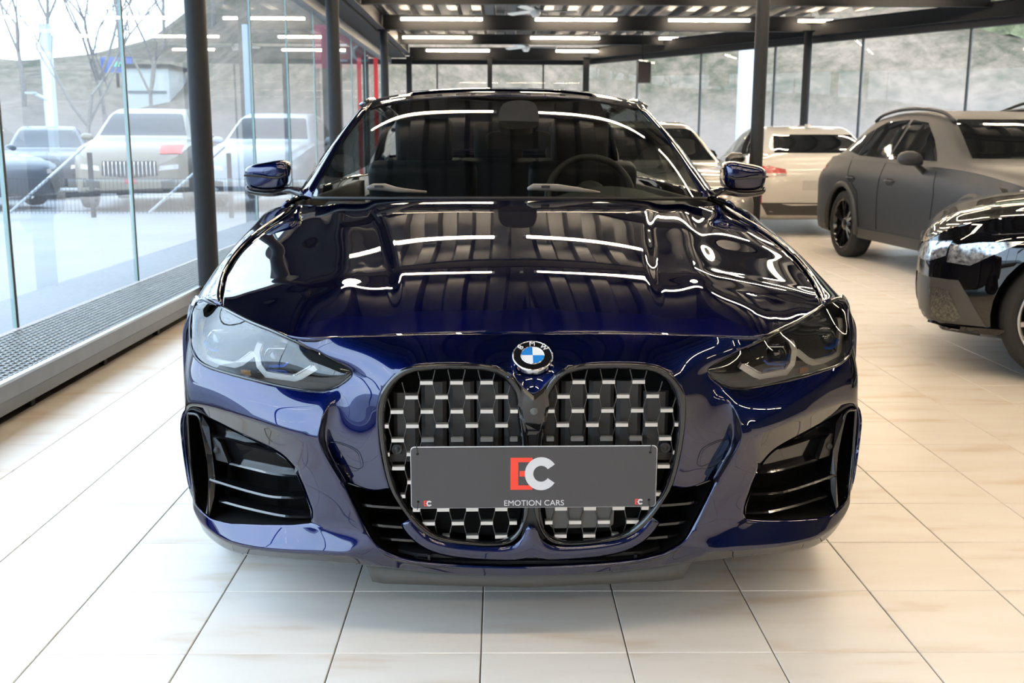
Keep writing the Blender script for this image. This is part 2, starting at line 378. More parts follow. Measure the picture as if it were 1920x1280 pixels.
# glazing
M_FRAME = mat('dark_mullion', (.03, .034, .036), rough=.4)
M_SEAL = mat('pale_glass_edge', (.35, .50, .48), rough=.3)
wn = [0]
def pane(a, b_, z0, z1, mull=.014, seal=True):
    gm = M_WINDOW if seal else M_WINDOW_BACK
    a, b_ = Vector((a[0], a[1], 0)), Vector((b_[0], b_[1], 0)); wn[0] += 1
    d = (b_-a).normalized(); nrm = Vector((-d.y, d.x, 0))*.006
    q = [a+d*.006, b_-d*.006]
    vs = [q[0]-nrm, q[1]-nrm, q[1]+nrm, q[0]+nrm]; vs = [v+Vector((0, 0, z0)) for v in vs]+[v+Vector((0, 0, z1)) for v in vs]
    o = mesh('window_%d' % wn[0], [vs[0], vs[1], vs[5], vs[4]], [(0, 1, 2, 3)], gm); tag(o, kind='structure')
    b = MB(); s = Vector((-d.y, d.x, 0))
    for p in (b_,):
        b.add([p-d*mull/2-s*.03+Vector((0, 0, z)) for z in ()], [])
        c = p; b.box((c.x, c.y, (z0+z1)/2), (mull, .03, z1-z0), R=Matrix.Rotation(math.atan2(d.y, d.x), 3, 'Z'))
    b.build('window_frame', M_FRAME, o)
    if seal:
        c = b_-d*(mull*.9); MB().box((c.x, c.y, (z0+z1)/2), (.007, .022, z1-z0), R=Matrix.Rotation(math.atan2(d.y, d.x), 3, 'Z')).build('glass_edge', M_SEAL, o)
    return o
yy = [5.62-1.93*k for k in range(9, 0, -1)]+[5.62+1.93*k for k in range(0, 11)]
for a, b_ in zip(yy[:-1], yy[1:]): pane((-2.61, a), (-2.61, min(b_, 25.6)), .2, 2.97)
bx_ = [-2.61]+[(px-935)*25.6/1968 for px in (822, 918, 1015)]+[2.0]
for a, b_ in zip(bx_[:-1], bx_[1:]): pane((a, 25.6), (b_, 25.6), .1, 2.97, mull=.04, seal=False)
A_, B_ = Vector((2.0, 25.6)), Vector((13.2, 8.2)); W_ = B_-A_
def wall_hit(px):
    d = ray(px, 268); d = Vector((d.x, d.y)); # CP + t d = A + s W
    det = d.x*(-W_.y)+W_.x*d.y; s_ = (d.x*A_.y-d.y*A_.x)/(-det) if det else 0
    # solve by scanning for robustness
    best = min(((abs((A_+W_*k/400).x*d.y-(A_+W_*k/400).y*d.x), k/400) for k in range(401)))
    return A_+W_*best[1]
rp_ = [A_]+[wall_hit(px) for px in (1193, 1310, 1445, 1606, 1803)]
st_ = (rp_[-1]-rp_[-2]).length; dW = W_.normalized()
while (rp_[-1]-A_).length+st_ < W_.length: rp_.append(rp_[-1]+dW*st_)
rp_.append(B_)
for a, b_ in zip(rp_[:-1], rp_[1:]): pane(a, b_, .1, 2.97, mull=.04, seal=False)
tag(MB().box((-.3, 25.6, 3.03), (4.7, .12, .12)).build('trim_4', M_STEEL), kind='structure')
c = (A_+B_)/2; ang = math.atan2(W_.y, W_.x)
tag(MB().box((c.x, c.y, 3.03), (W_.length, .14, .12), rz=ang).build('trim_5', M_STEEL), kind='structure')
tag(MB().box((c.x, c.y, .05), (W_.length, .14, .1), rz=ang).build('baseboard_right', M_STEEL), kind='structure')
tag(MB().box((-.3, 25.6, .05), (4.7, .14, .1)).build('baseboard_back', M_STEEL), kind='structure')
# solid walls that only the camera's back sees
tag(MB().box((13.3, -2.4, 1.95), (.2, 21.2, 3.9)).build('wall_right', mat('graphite_wall', (.10, .10, .10), rough=.7)), kind='structure')
tag(MB().box((5.2, -12.8, 1.95), (16.6, .2, 3.9)).build('wall_front', mat('grey_wall', (.22, .21, .20), rough=.7)), kind='structure')
# black box on the right glazing
t = empty('wall_speaker', (0, 0, 0)); q = at_Y(1207, 136, 22.2)
t.location = q; tag(t, 'small black box hung high on the glass right of the blue car\'s roof', 'speaker')
MB().box((0, 0, 0), (.26, .24, .42)).build('cabinet', M_SATINBLACK, t); MB().box((-.01, -.125, 0), (.20, .01, .36)).build('front_cover', mat('brown_grille_cloth', (.05, .035, .03), rough=.8), t)
MB().tube([(0, .1, .2), (0, .3, .5), (0, .3, 1.2)], .012).build('bracket', M_STEEL, t)

# grated ledge along the left glass
lg = empty('grated_ledge', (-2.35, 6.5, 0)); tag(lg, 'long low aluminium ledge with a grey grating top along the left glass', 'ledge')
y0, y1 = -19, 18.9
MB().box((.262, 0, .150), (.014, 37.8, .075)).build('fascia_panel', M_ALU, lg)
MB().box((.258, 0, .083), (.014, 37.8, .052)).build('fascia_panel', mat('lower_fascia', (.17, .175, .18), rough=.45, metal=.3), lg)
MB().box((.262, 0, .192), (.030, 37.8, .012)).build('edge_strip', mat('bright_edge', (.40, .41, .42), rough=.3, metal=.8), lg)
gr = MB()
for k in range(14): gr.box((-.235+k*.0355, 0, .183), (.005, 37.8, .022))
y = -14.0
while y < 14: gr.box((0, y, .184), (.50, .005, .020)); y += .05
tag(gr.build('grating', M_GRATE, lg), kind='stuff')
MB().box((0, 0, .10), (.5, 37.8, .01)).build('duct_floor', mat('duct_grey', (.10, .105, .10), rough=.7), lg)
for y in [-5.4+.9*k for k in range(0, 22)]:
    MB().box((.20, y, .05), (.03, .04, .10)).build('foot', M_STEEL, lg)
MB().box((-.22, 0, .05), (.04, 37.8, .10)).build('rear_rail', M_MATTBLACK, lg)

# tube lamps
M_TUBE = mat('glowing_tube', (1, .95, .85), rough=.5, emit=(1, .80, .57), estr=TUBE_LIGHT)
M_TUBEBODY = mat('lamp_body_white', (.55, .55, .55), rough=.4)
lamp0 = [None]
def lamp(x, y, z, label, group=None, L=1.5):
    t = empty('tube_lamp', (x, y, z)); tag(t, label, 'lamp', group)
    if lamp0[0] is None:
        a = MB().tube([(-L/2+.03, 0, 0), (L/2-.03, 0, 0)], .021, 12).build('tube', M_TUBE, t, smooth=False)
        b = MB().box((0, 0, .034), (L, .05, .022)).build('housing', M_TUBEBODY, t)
        c = MB().box((-L/2+.012, 0, .008), (.028, .045, .05)).build('end_cap', M_TUBEBODY, t)
        d = MB().box((L/2-.012, 0, .008), (.028, .045, .05)).build('end_cap', M_TUBEBODY, t)
        e = MB().tube([(-.5, 0, .045), (-.5, 0, .14)], .004, 6).build('hanger', M_STEEL, t); f = MB().tube([(.5, 0, .045), (.5, 0, .14)], .004, 6).build('hanger', M_STEEL, t)
        lamp0[0] = [a, b, c, d, e, f]
    else:
        for s in lamp0[0]:
            c = s.copy(); COL.objects.link(c); c.parent = t
    return t
ordn = ['first', 'second', 'third', 'fourth', 'fifth']
for k, px in enumerate((831, 1073, 1314, 1549)):
    lamp((px-935)*19.45/1968, 19.45, 3.325, ['leftmost lit tube of the highest lamp row, above the car\'s left roof edge', 'second lit tube from the left in the highest lamp row', 'lit tube just left of the round column in the highest lamp row', 'rightmost lit tube of the highest row, right of the round column'][k])
for k, px in enumerate((823, 1054, 1287)):
    lamp((px-935)*22.85/1968, 22.85, 3.325, ['left lit tube of the middle lamp row', 'centre lit tube of the middle lamp row', 'right lit tube of the middle lamp row'][k])
for k, px in enumerate((860, 1095)):
    lamp((px-935)*25.0/1968, 24.95, 3.232, ['left lit tube of the lowest, farthest lamp row', 'right lit tube of the lowest, farthest lamp row'][k], L=1.4)
ROWN = {16.1: 'first row before the visible ones', 13.2: 'second row before the visible ones', 11.2: 'third row before the visible ones', 9.2: 'fourth row, above the blue car\'s tail', 6.95: 'row above the blue car\'s boot', 4.2: 'row above the blue car\'s windscreen', .9: 'row just ahead of the nose', -2.6: 'nearer row behind the camera', -6.0: 'farther row behind the camera'}
ordn += ['sixth', 'seventh']
for y in (16.1, 13.2, 11.2, 9.2, 6.95, 4.2, .9, -2.6, -6.0):
    near = -1 < y < 14
    for k in range(7 if near else 6):
        x = -.775+1.75*k if near else -1.03+2.4*k
        if x < wallx(y)-.8: lamp(x, y, 3.325, 'ceiling tube, %s from left in %s' % (ordn[k], ROWN[y]), 'tube lamps above the picture')
# ceiling fans
def fan(px, py, Y, label):
    q = at_Y(px, py, Y); t = empty('ceiling_fan', q); tag(t, label, 'fan')
    MB().lathe([(0, -.10), (.05, -.10), (.085, -.05), (.085, .02), (.04, .05), (.02, .06)], 20).build('motor', M_WHITEPLASTIC, t, smooth=True)
    MB().tube([(0, 0, .05), (0, 0, 3.50-q.z)], .014).build('rod', M_WHITEPLASTIC, t)
    for a in (8, 128, 248):
        M = Matrix.Rotation(math.radians(a), 4, 'Z') @ Matrix.Translation((0, 0, .0)) @ Matrix.Rotation(.25, 4, 'X')
        MB().prism([(.07, -.025), (.2, -.055), (.66, -.06), (.70, 0), (.66, .06), (.2, .055), (.07, .025)], -.005, .005, M).build('blade', M_WHITEPLASTIC, t)
fan(1004, 20, 17.6, 'white ceiling fan above the top lamp row at picture centre'); fan(986, 88, 23.9, 'smaller-looking white ceiling fan between the lower two lamp rows')
def red_banner():
    t = empty('banner', (-2.44, 21.4, .2)); tag(t, 'narrow red banner strip standing beside the third left column', 'banner')
    MB().box((0, 0, 1.35), (.08, .03, 2.5)).build('cloth', mat('banner_red', (.62, .03, .03), rough=.6), t); MB().box((0, 0, .04), (.2, .2, .08)).build('base', M_STEEL, t)
red_banner()

# ------------------------------------------------------------------ outside
M_GROUND = mat('pale_concrete_yard', (.225, .227, .235), rough=.85, noise=.10, nscale=.6)
yard = MB().box((0, 40, -.08), (300, 260, .1)).build('yard_ground', M_GROUND); tag(yard, kind='structure')
def hill_h(x, y):
    d = y+.35*abs(x-5)-34
    if d <= 0: return 0
    amp = 7.6+11*(1/(1+math.exp(-(x/max(y, 20)+.25)/.025)))
    return amp*(1-math.exp(-d/26))*min(1, d/7)*(1+.10*math.sin(x*.13+y*.05)+.05*math.sin(x*.37+2))+.25*math.sin(x*1.1)*math.sin(y*.9)
nx, ny = 120, 60; vs = []
for j in range(ny+1):
    for i in range(nx+1):
        x = -130+260*i/nx; y = 16+j/ny*150
        vs.append((x, y+0, hill_h(x, y)-.12+(0)))
hm = bpy.data.materials.new('winter_hillside'); hm.use_nodes = True; n = hm.node_tree; p = n.nodes['Principled BSDF']; p.inputs['Roughness'].default_value = 1; p.inputs['Specular IOR Level'].default_value = .1
g = n.nodes.new('ShaderNodeNewGeometry'); t = n.nodes.new('ShaderNodeTexNoise'); t.inputs['Scale'].default_value = .16; t.inputs['Detail'].default_value = 3
t2 = n.nodes.new('ShaderNodeTexNoise'); t2.inputs['Scale'].default_value = 1.7; t2.inputs['Detail'].default_value = 8; t2.inputs['Roughness'].default_value = .75
mz = n.nodes.new('ShaderNodeMix'); mz.inputs['Factor'].default_value = .62
for tt in (t, t2): n.links.new(g.outputs['Position'], tt.inputs['Vector'])
n.links.new(t.outputs['Fac'], mz.inputs[2]); n.links.new(t2.outputs['Fac'], mz.inputs[3])
r = n.nodes.new('ShaderNodeValToRGB'); e = r.color_ramp.elements; e[0].position = .38; e[0].color = (.050, .052, .032, 1); e[1].position = .62; e[1].color = (.20, .155, .12, 1); z = e.new(.5); z.color = (.125, .102, .075, 1)
sx = n.nodes.new('ShaderNodeSeparateXYZ'); n.links.new(g.outputs['Position'], sx.inputs[0]); mr_ = n.nodes.new('ShaderNodeMapRange'); mr_.inputs['From Min'].default_value = 3.2; mr_.inputs['From Max'].default_value = 1.6; mr_.inputs['To Max'].default_value = .75
n.links.new(sx.outputs[2], mr_.inputs['Value']); mc = n.nodes.new('ShaderNodeMix'); mc.data_type = 'RGBA'; mc.inputs[7].default_value = (.18, .15, .135, 1)
n.links.new(mr_.outputs[0], mc.inputs[0]); n.links.new(mz.outputs[0], r.inputs[0]); n.links.new(r.outputs[0], mc.inputs[6]); n.links.new(mc.outputs[2], p.inputs['Base Color'])
hill = mesh('hillside', vs, [(j*(nx+1)+i, j*(nx+1)+i+1, (j+1)*(nx+1)+i+1, (j+1)*(nx+1)+i) for j in range(ny) for i in range(nx)], hm, smooth=True); tag(hill, kind='structure')
# bare trees
M_BARK = mat('grey_bark', (.20, .175, .155), rough=.9, noise=.2)
def bare_tree(seed, H, depth=5):
    rnd = random.Random(seed); b = MB(); tips = []
    def grow(p, d, L, r, k):
        n = 3 if k > 2 else 2; pts = [p]; q = p
        for i in range(n):
            d = (d+Vector((rnd.uniform(-1, 1), rnd.uniform(-1, 1), rnd.uniform(-.3, .6)))*.16).normalized(); q = q+d*L/n; pts.append(q)
        b.tube(pts, [r*(1-.35*i/n) for i in range(n+1)], 5 if k > 2 else 3, cap=False)
        if k > 0:
            for c in range(3 if k > 1 else 4):
                a = rnd.uniform(0, 6.28); e_ = Vector((math.cos(a), math.sin(a), rnd.uniform(.2, .9))).normalized()
                grow(pts[rnd.choice((-1, -1, -2))], (d*.75+e_*.65).normalized(), L*rnd.uniform(.55, .8), r*.55, k-1)
    grow(Vector((0, 0, 0)), Vector((0, 0, 1)), H*.32, H*.010, depth); return b
tree_meshes = []
for s in range(3):
    b = bare_tree(s+11, 9); me = bpy.data.meshes.new('bare_tree'); me.from_pydata(b.v, [], b.f); me.materials.append(M_BARK); tree_meshes.append(me)
def tree(px, Y, s, k, label, grp=None):
    X = (px-935)*Y/1968+.0; o = bpy.data.objects.new('bare_tree', tree_meshes[k]); COL.objects.link(o)
    o.location = (X, Y, max(hill_h(X, Y)-.3, -.05)); o.scale = (s, s, s); o.rotation_euler = (0, 0, px*.7); tag(o, label, 'tree', grp)
tree(215, 30, 1.0, 0, 'tall bare tree outside, behind the leftmost glass joint')
tree(175, 27, .82, 1, 'bare tree with spreading twigs outside, left of the leftmost glass joint')
tree(300, 34, .9, 2, 'bare tree outside between the glass joint and the nearest black column')
tree(70, 36, .95, 1, 'bare tree outside at the far left edge')
for k, (px, Y, s) in enumerate(((20, 46, 1.1), (120, 48, 1.1), (250, 50, 1.2), (330, 47, 1.0), (420, 45, 1.0), (500, 50, 1.0), (560, 46, .9), (650, 50, 1.0), (800, 48, .9), (900, 50, 1.0), (1010, 50, .9), (1130, 50, .9), (1260, 55, .9), (1340, 48, .8), (1480, 50, .8), (1560, 46, .8), (1660, 44, .8), (1760, 48, .9), (1850, 44, .8), (1900, 50, .9))):
    tree(px, Y, s, k % 3, 'bare grey tree on the winter hillside, %s counting from the left' % ('first second third fourth fifth sixth seventh eighth ninth tenth eleventh twelfth thirteenth fourteenth fifteenth sixteenth seventeenth eighteenth nineteenth twentieth'.split()[k]), 'bare trees on the hillside')
wood = MB(); rnd = random.Random(3)
sm = bare_tree(5, 5, 3)
for k in range(330):
    x = rnd.uniform(-30, 78); y = rnd.uniform(46, 92)
    if x/y < -.26: continue
    z = hill_h(x, y)-.3; s = rnd.uniform(.8, 1.5); a = rnd.uniform(0, 6.28); ca, sa = math.cos(a)*s, math.sin(a)*s
    wood.add([(x+vx*ca-vy*sa, y+vx*sa+vy*ca, z+vz*s) for vx, vy, vz in sm.v], sm.f)
tag(wood.build('distant_woodland', M_BARK), 'faint grey-brown woodland covering the hillside', 'woodland', kind='stuff')
# low bushes
def blob(c, r, seed, m, name, parent=None):
    rnd = random.Random(seed); bm = bmesh.new(); bmesh.ops.create_icosphere(bm, subdivisions=3, radius=1)
    for v in bm.verts: v.co *= r*(1+.28*rnd.uniform(-1, 1)); v.co.z *= .75; v.co += Vector(c)
    me = bpy.data.meshes.new(name); bm.to_mesh(me); bm.free(); return link(name, me, m, parent)
M_BUSH = mat('olive_bush', (.14, .15, .08), rough=1, noise=.5, nscale=3)
for k, (px, Y, r) in enumerate(((1250, 44, 1.8), (1850, 40, 2.2), (1700, 44, 1.4))):
    X = (px-935)*Y/1968; o = blob((X, Y, hill_h(X, Y)+.6), r, k, M_BUSH, 'bush')
    tag(o, ['olive bush on the hill left of the round column', 'dark green bush on the hill at the right edge', 'low olive bush on the hill above the grey car'][k], 'bush')
# lamp posts
M_POST = mat('pale_lamp_post', (.42, .45, .48), rough=.4)
for px, Y, lab in ((22, 30, 'white bent street lamp at the far left edge outside'), (112, 29, 'white bent street lamp outside left of the first glass joint')):
    X = (px-935)*Y/1968; t = empty('street_lamp', (X, Y, 0)); tag(t, lab, 'street lamp'); hgt = at_Y(px, 190, Y).z
    MB().tube([(0, 0, 0), (0, 0, hgt)], .06).build('pole', M_POST, t, smooth=True); MB().tube([(0, 0, hgt), (-.06, 0, hgt+.08), (-.32, 0, hgt+.2)], .045).build('arm', M_POST, t, smooth=True)
    MB().box((-.40, 0, hgt+.22), (.3, .12, .05)).build('lamp_head', M_POST, t)
# pale pylons
for px, wpx, Y, top, lab in ((1386, 26, 27.5, 4.6, 'pale blue-white pylon outside, left of the round column'), (118, 15, 30, 4.3, 'tall pale pillar outside behind the dark parked cars'), (478, 9, 29, 4.2, 'thin pale mast outside, behind the white parked car')):
    X = (px-935)*Y/1968; t = empty('pylon', (X, Y, 0)); tag(t, lab, 'pylon'); w = wpx*Y/1968
    MB().box((0, 0, top/2), (w, .3, top)).build('panel', mat('pylon_white', (.50, .55, .60), rough=.4), t); MB().box((0, 0, .1), (w+.2, .5, .2)).build('base', M_STEEL, t)
MB().box((0, 0, 2.2), (.35, .3, 4.4)).build('panel', mat('pylon_cream', (.85, .86, .84), rough=.5), t) if 0 else None
# white building block and blue road sign in the distance
X = (312-935)*38/1968; t = empty('building', (X, 38, 0)); tag(t, 'small white block building outside, seen left of the nearest column', 'building')
MB().box((0, 0, 2.1), (1.5, 2, 3.0)).build('wall', mat('render_white', (.40, .41, .40), rough=.7), t); MB().box((0, 0, 3.66), (1.7, 2.2, .12)).build('roof', M_STEEL, t); MB().box((0, 0, .3), (1.6, 2.1, .6)).build('plinth', M_STEEL, t)
for z in (1.6, 2.2, 2.8): MB().box((0, -1.01, z), (1.3, .04, .08)).build('window', M_DARKGLASS, t)
X = (243-935)*40/1968; t = empty('road_sign', (X, 40, 0)); tag(t, 'blue road sign with a green panel outside behind the tree', 'sign')
MB().box((0, 0, 3.9), (1.15, .08, .55)).build('panel', mat('sign_blue', (.06, .10, .28), rough=.5), t); MB().box((.12, -.05, 3.92), (.42, .03, .18)).build('green_panel', mat('sign_green', (.1, .45, .3), rough=.5), t); MB().tube([(0, 0, 0), (0, 0, 3.6)], .06).build('pole', M_STEEL, t)
# red sign board with white letters on the canopy outside
def red_board():
    Y = 23.5; q = at_Y(660, 88, Y); t = empty('sign_board', (-3.36, Y, 0)); tag(t, 'pale red sign board reading EC outside the left glass', 'sign')
    MB().box((0, 0, q.z), (1.34, .1, .9)).build('board', mat('board_red', (.40, .10, .12), rough=.5), t)
    for ch, dx in (('E', -.05), ('C', .37)):
        me = text_mesh(ch, .56, .01); me.materials.append(mat('sign_white', (.50, .50, .50), rough=.5)); o = bpy.data.objects.new('lettering', me); COL.objects.link(o); o.parent = t
        o.matrix_basis = Matrix.Translation((dx, -.07, q.z-.15)) @ Matrix.Rotation(math.pi/2, 4, 'X') @ Matrix.Diagonal((1.1, 1, 1, 1))
    for dx in (-.6, .6): MB().tube([(dx, .1, 0), (dx, .1, q.z+.4)], .05).build('post', M_STEEL, t)
red_board()
# fence outside
ft = empty('fence', (-6, 16.6, 0)); tag(ft, 'low dark wire fence with diagonal braces outside, in front of the parked cars', 'fence')
wire = MB()
for k in range(130): wire.tube([(-4.6+k*.062, 0, .06), (-4.6+k*.062, 0, .62)], .0035, 4)
for z in (.10, .35, .60): wire.tube([(-4.6, 0, z), (3.3, 0, z)], .006, 4)
tag(wire.build('wire_mesh', M_STEEL, ft), kind='stuff')
for x in (-4.6, -2.5, -.35, 1.8, 3.3): MB().box((x, 0, .5), (.06, .06, 1.0)).build('post', M_STEEL, ft)
for x in (-1.55, .62): MB().tube([(x-.1, 0, .08), (x+1.1, .1, 1.1)], .022, 8).build('brace', M_POST, ft, smooth=True)

# ------------------------------------------------------------------ the other cars
def car_shell(ST, Ns=64, Nt=30):
    ST = np.array(ST, float); v = ST[:, 0]; F = [spl(v, ST[:, i]) for i in range(1, 7)]
    L = v[-1]; s = 0.5-0.5*np.cos(np.linspace(0, math.pi, Ns)); s = .5*s+.5*np.linspace(0, 1, Ns); vv = s*L
    rows = []
    for x in vv:
        zb, hl, zk, hb, zr, hr = [float(f(x)) for f in F]
        hb = max(hb, .05); hr = min(hr, hb)
        P = [(0, zb), (hl*.86, zb), (hl*.985, zb+.08), (hl, zb+(zk-zb)*.5), (hl*.99, zk-.14*(zk-zb)/.7), (hb, zk), (hb, zk), (hb+(hr-hb)*.5, zk+(zr-.035-zk)*.5), (hr, zr-.035*min(1, (zr-zk)/.3+.3)), (hr*.72, zr-.008), (0, zr)]
        P = [Vector((a, b, 0)) for a, b in P]
        C = curve_pts(P, Nt)
        rows.append([(max(c.x, 0), float(x), c.y) for c in C])
    vs = []; m = 2*Nt-2
    for r in rows:
        full = [(-a, b, c) for a, b, c in r]+[(a, b, c) for a, b, c in r[-2:0:-1]]
        vs += full
    fs = [(i*m+j, i*m+(j+1) % m, (i+1)*m+(j+1) % m, (i+1)*m+j) for i in range(Ns-1) for j in range(m)]
    fs += [tuple(range(m-1, -1, -1)), tuple((Ns-1)*m+j for j in range(m))]
    return vs, fs
SUV = [(0, .42, .50, .66, .44, .72, .30), (.03, .33, .66, .72, .60, .79, .42), (.12, .27, .80, .80, .74, .88, .55), (.3, .24, .88, .87, .82, .95, .64), (.6, .23, .91, .92, .85, 1.0, .70), (.95, .23, .92, .96, .86, 1.035, .73), (1.3, .23, .92, .985, .865, 1.075, .74),
       (1.6, .23, .92, 1.0, .865, 1.25, .69), (1.95, .23, .92, 1.01, .86, 1.43, .635), (2.3, .23, .92, 1.02, .86, 1.50, .61), (2.8, .23, .92, 1.03, .855, 1.525, .60), (3.3, .23, .92, 1.04, .85, 1.50, .585), (3.75, .23, .92, 1.05, .83, 1.43, .56), (4.1, .24, .91, 1.06, .80, 1.24, .57), (4.28, .25, .89, 1.03, .77, 1.08, .58), (4.38, .28, .86, .95, .74, .99, .55), (4.43, .36, .78, .85, .66, .88, .48), (4.45, .44, .6, .72, .5, .75, .35)]
def scaled(ST, L, W, H):
    l0, w0, h0 = ST[-1][0], .92, max(r[5] for r in ST)
    return [(r[0]*L/l0, r[1]*H/h0, r[2]*W/2/w0, r[3]*H/h0, r[4]*W/2/w0, r[5]*H/h0, r[6]*W/2/w0) for r in ST]
SEDAN = [(0, .38, .50, .58, .44, .64, .30), (.03, .30, .66, .64, .60, .71, .42), (.12, .24, .80, .70, .74, .78, .55), (.35, .20, .88, .77, .82, .85, .64), (.8, .19, .91, .84, .86, .92, .70), (1.3, .19, .92, .89, .865, .97, .73),
       (1.65, .19, .92, .92, .865, 1.12, .69), (2.1, .19, .92, .94, .86, 1.33, .61), (2.5, .19, .92, .955, .86, 1.40, .58), (2.9, .19, .92, .965, .855, 1.415, .575), (3.4, .19, .92, .98, .85, 1.38, .555), (3.8, .19, .92, 1.0, .83, 1.27, .54), (4.15, .21, .91, 1.0, .80, 1.10, .56), (4.35, .23, .88, .99, .77, 1.03, .58), (4.45, .28, .85, .92, .74, .97, .55), (4.5, .36, .78, .82, .66, .86, .48), (4.52, .42, .6, .70, .5, .74, .35)]
class Car:
    def __init__(s, name_label, loc, rz, ST, m, ax, r, spokes=5, rim=None, lip=None, cat='car', arches=True, group=None):
        s.root = empty('car', loc, rz); tag(s.root, name_label, cat, group); s.m = m; s.ST = ST
        vs, fs = car_shell(ST); s.hw = max(q[2] for q in ST); s.L = ST[-1][0]
        me = bpy.data.meshes.new('body'); me.from_pydata(vs, [], fs)
        bm = bmesh.new(); bm.from_mesh(me); bmesh.ops.remove_doubles(bm, verts=bm.verts, dist=1e-5); bmesh.ops.recalc_face_normals(bm, faces=bm.faces); bm.to_mesh(me)
        s.bvh = BVHTree.FromBMesh(bm); bm.free()
        body = bpy.data.objects.new('body', me); COL.objects.link(body)
        if arches:
            cut = MB()
            for v in ax:
                for sd in (-1, 1):
                    n_ = 32; R = r*1.13; c0 = len(cut.v)
                    for x in (sd*(s.hw-.30), sd*(s.hw+.2)):
                        cut.v += [(x, v+R*math.cos(2*math.pi*j/n_), r+.01+R*math.sin(2*math.pi*j/n_)) for j in range(n_)]
                    cut.f += [(c0+j, c0+(j+1) % n_, c0+n_+(j+1) % n_, c0+n_+j) for j in range(n_)]+[tuple(c0+j for j in range(n_-1, -1, -1)), tuple(c0+n_+j for j in range(n_))]
            cme = bpy.data.meshes.new('cut'); cme.from_pydata(cut.v, [], cut.f)
            bm = bmesh.new(); bm.from_mesh(cme); bmesh.ops.recalc_face_normals(bm, faces=bm.faces); bm.to_mesh(cme); bm.free()
            co = bpy.data.objects.new('cut', cme); COL.objects.link(co)
            cme.materials.append(M_VOID); me.materials.append(m)
            md = body.modifiers.new('b', 'BOOLEAN'); md.operation = 'DIFFERENCE'; md.object = co; md.solver = 'EXACT'; md.material_mode = 'TRANSFER'
            bpy.context.view_layer.update()
            ev = body.evaluated_get(bpy.context.evaluated_depsgraph_get()); me2 = bpy.data.meshes.new_from_object(ev); body.modifiers.clear()
            if len(me2.polygons) > 500: body.data = me2; me = me2
            bpy.data.objects.remove(co)
        if len(me.materials) == 0: me.materials.append(m)
        bm = bmesh.new(); bm.from_mesh(me)
        for e in bm.edges: e.smooth = not (len(e.link_faces) == 2 and e.calc_face_angle(0) > .7)
        for f in bm.faces: f.smooth = True
        bm.to_mesh(me); bm.free(); body.parent = s.root; s.body = body; s.ax = ax; s.r = r
        for v in ax:
            for sd in (-1, 1): wheel((sd*(s.hw-.125), v, r), r, .225, sd, s.root, spokes, rim, lip_m=lip)
    def hit(s, kind, a, b):
        """kind: 'l' / 'r' side (a=v, b=z), 'f' front, 'b' back (a=u, b=z), 't' top (a=u, b=v)"""
        o, d = {'l': ((-3, a, b), (1, 0, 0)), 'r': ((3, a, b), (-1, 0, 0)), 'f': ((a, -3, b), (0, 1, 0)), 'b': ((a, 9, b), (0, -1, 0)), 't': ((a, b, 4), (0, 0, -1))}[kind]
        h = s.bvh.ray_cast(Vector(o), Vector(d)); d = Vector(d)
        if h[0] is None:
            q = {'l': (-s.hw, a, b), 'r': (s.hw, a, b), 'f': (a, 0, b), 'b': (a, s.L, b), 't': (a, b, 1)}[kind]
            h = s.bvh.find_nearest(Vector(q))
        nn = h[1]
        if nn.dot(Vector(h[0])-Vector((0, s.L*.5, .6))) < 0: nn = -nn
        return h[0], nn
    def plate(s, name, kind, pts, m, off=.004, th=.012, step=.06, rnd=0, parent=None):
        if rnd: pts = round2(pts, rnd)
        P = dens(pts, step); v2, f2 = cdt_fill(P, step); n_ = len(v2)
        H = [s.hit(kind, *p) for p in v2]
        top = [h+nn*off for h, nn in H]; bot = [h-nn*th for h, nn in H]
        fs = list(f2); cnt = {}
        for f in f2:
            for i in range(len(f)):
                e = (f[i], f[(i+1) % len(f)]); cnt[e] = 1
        side = [(a, b) for (a, b) in cnt if (b, a) not in cnt]
        fs += [(b, a, a+n_, b+n_) for a, b in side]
        return mesh(name, top+bot, fs, m, parent or s.root, smooth=True, auto=.6)
    def line(s, name, kind, pts, r, m, off=.0, n=24, closed=False, parent=None):
        P = dens(pts, .05, closed) ; Q = []
        for p in P:
            h, nn = s.hit(kind, *p); Q.append(h+nn*off)
        return MB().tube(Q, r, 6, closed=closed).build(name, m, parent or s.root, smooth=True)
    def mirror(s, sd, v, z, m, w=.24, h=.15):
        x = sd*(s.hw-.02)
        b = MB(); P = [(0, -.05), (.03, .06), (.17, .075), (w, .04), (w+.01, -.04), (.17, -.07), (.02, -.07)]
        rows = []
        for sc_, dy in ((.5, -.07), (.9, -.05), (1, 0), (.95, .07)):
            rows.append([(x+sd*(w/2+(a-w/2)*sc_), v+dy, z+b_*sc_) for a, b_ in P])
        n_ = 7; vs = [p for r in rows for p in r]; fs = [(i*n_+j, i*n_+(j+1) % n_, (i+1)*n_+(j+1) % n_, (i+1)*n_+j) for i in range(3) for j in range(n_)]+[tuple(range(n_-1, -1, -1)), tuple(21+j for j in range(7))]
        o = mesh('door_mirror', vs, fs, m, s.root, smooth=True, sub=1)
        MB().tube([(x-sd*.04, v+.03, z-.13), (x+sd*.07, v+.01, z-.05)], [.03, .02], 8).build('mirror_arm', M_SATINBLACK, o)
        return o
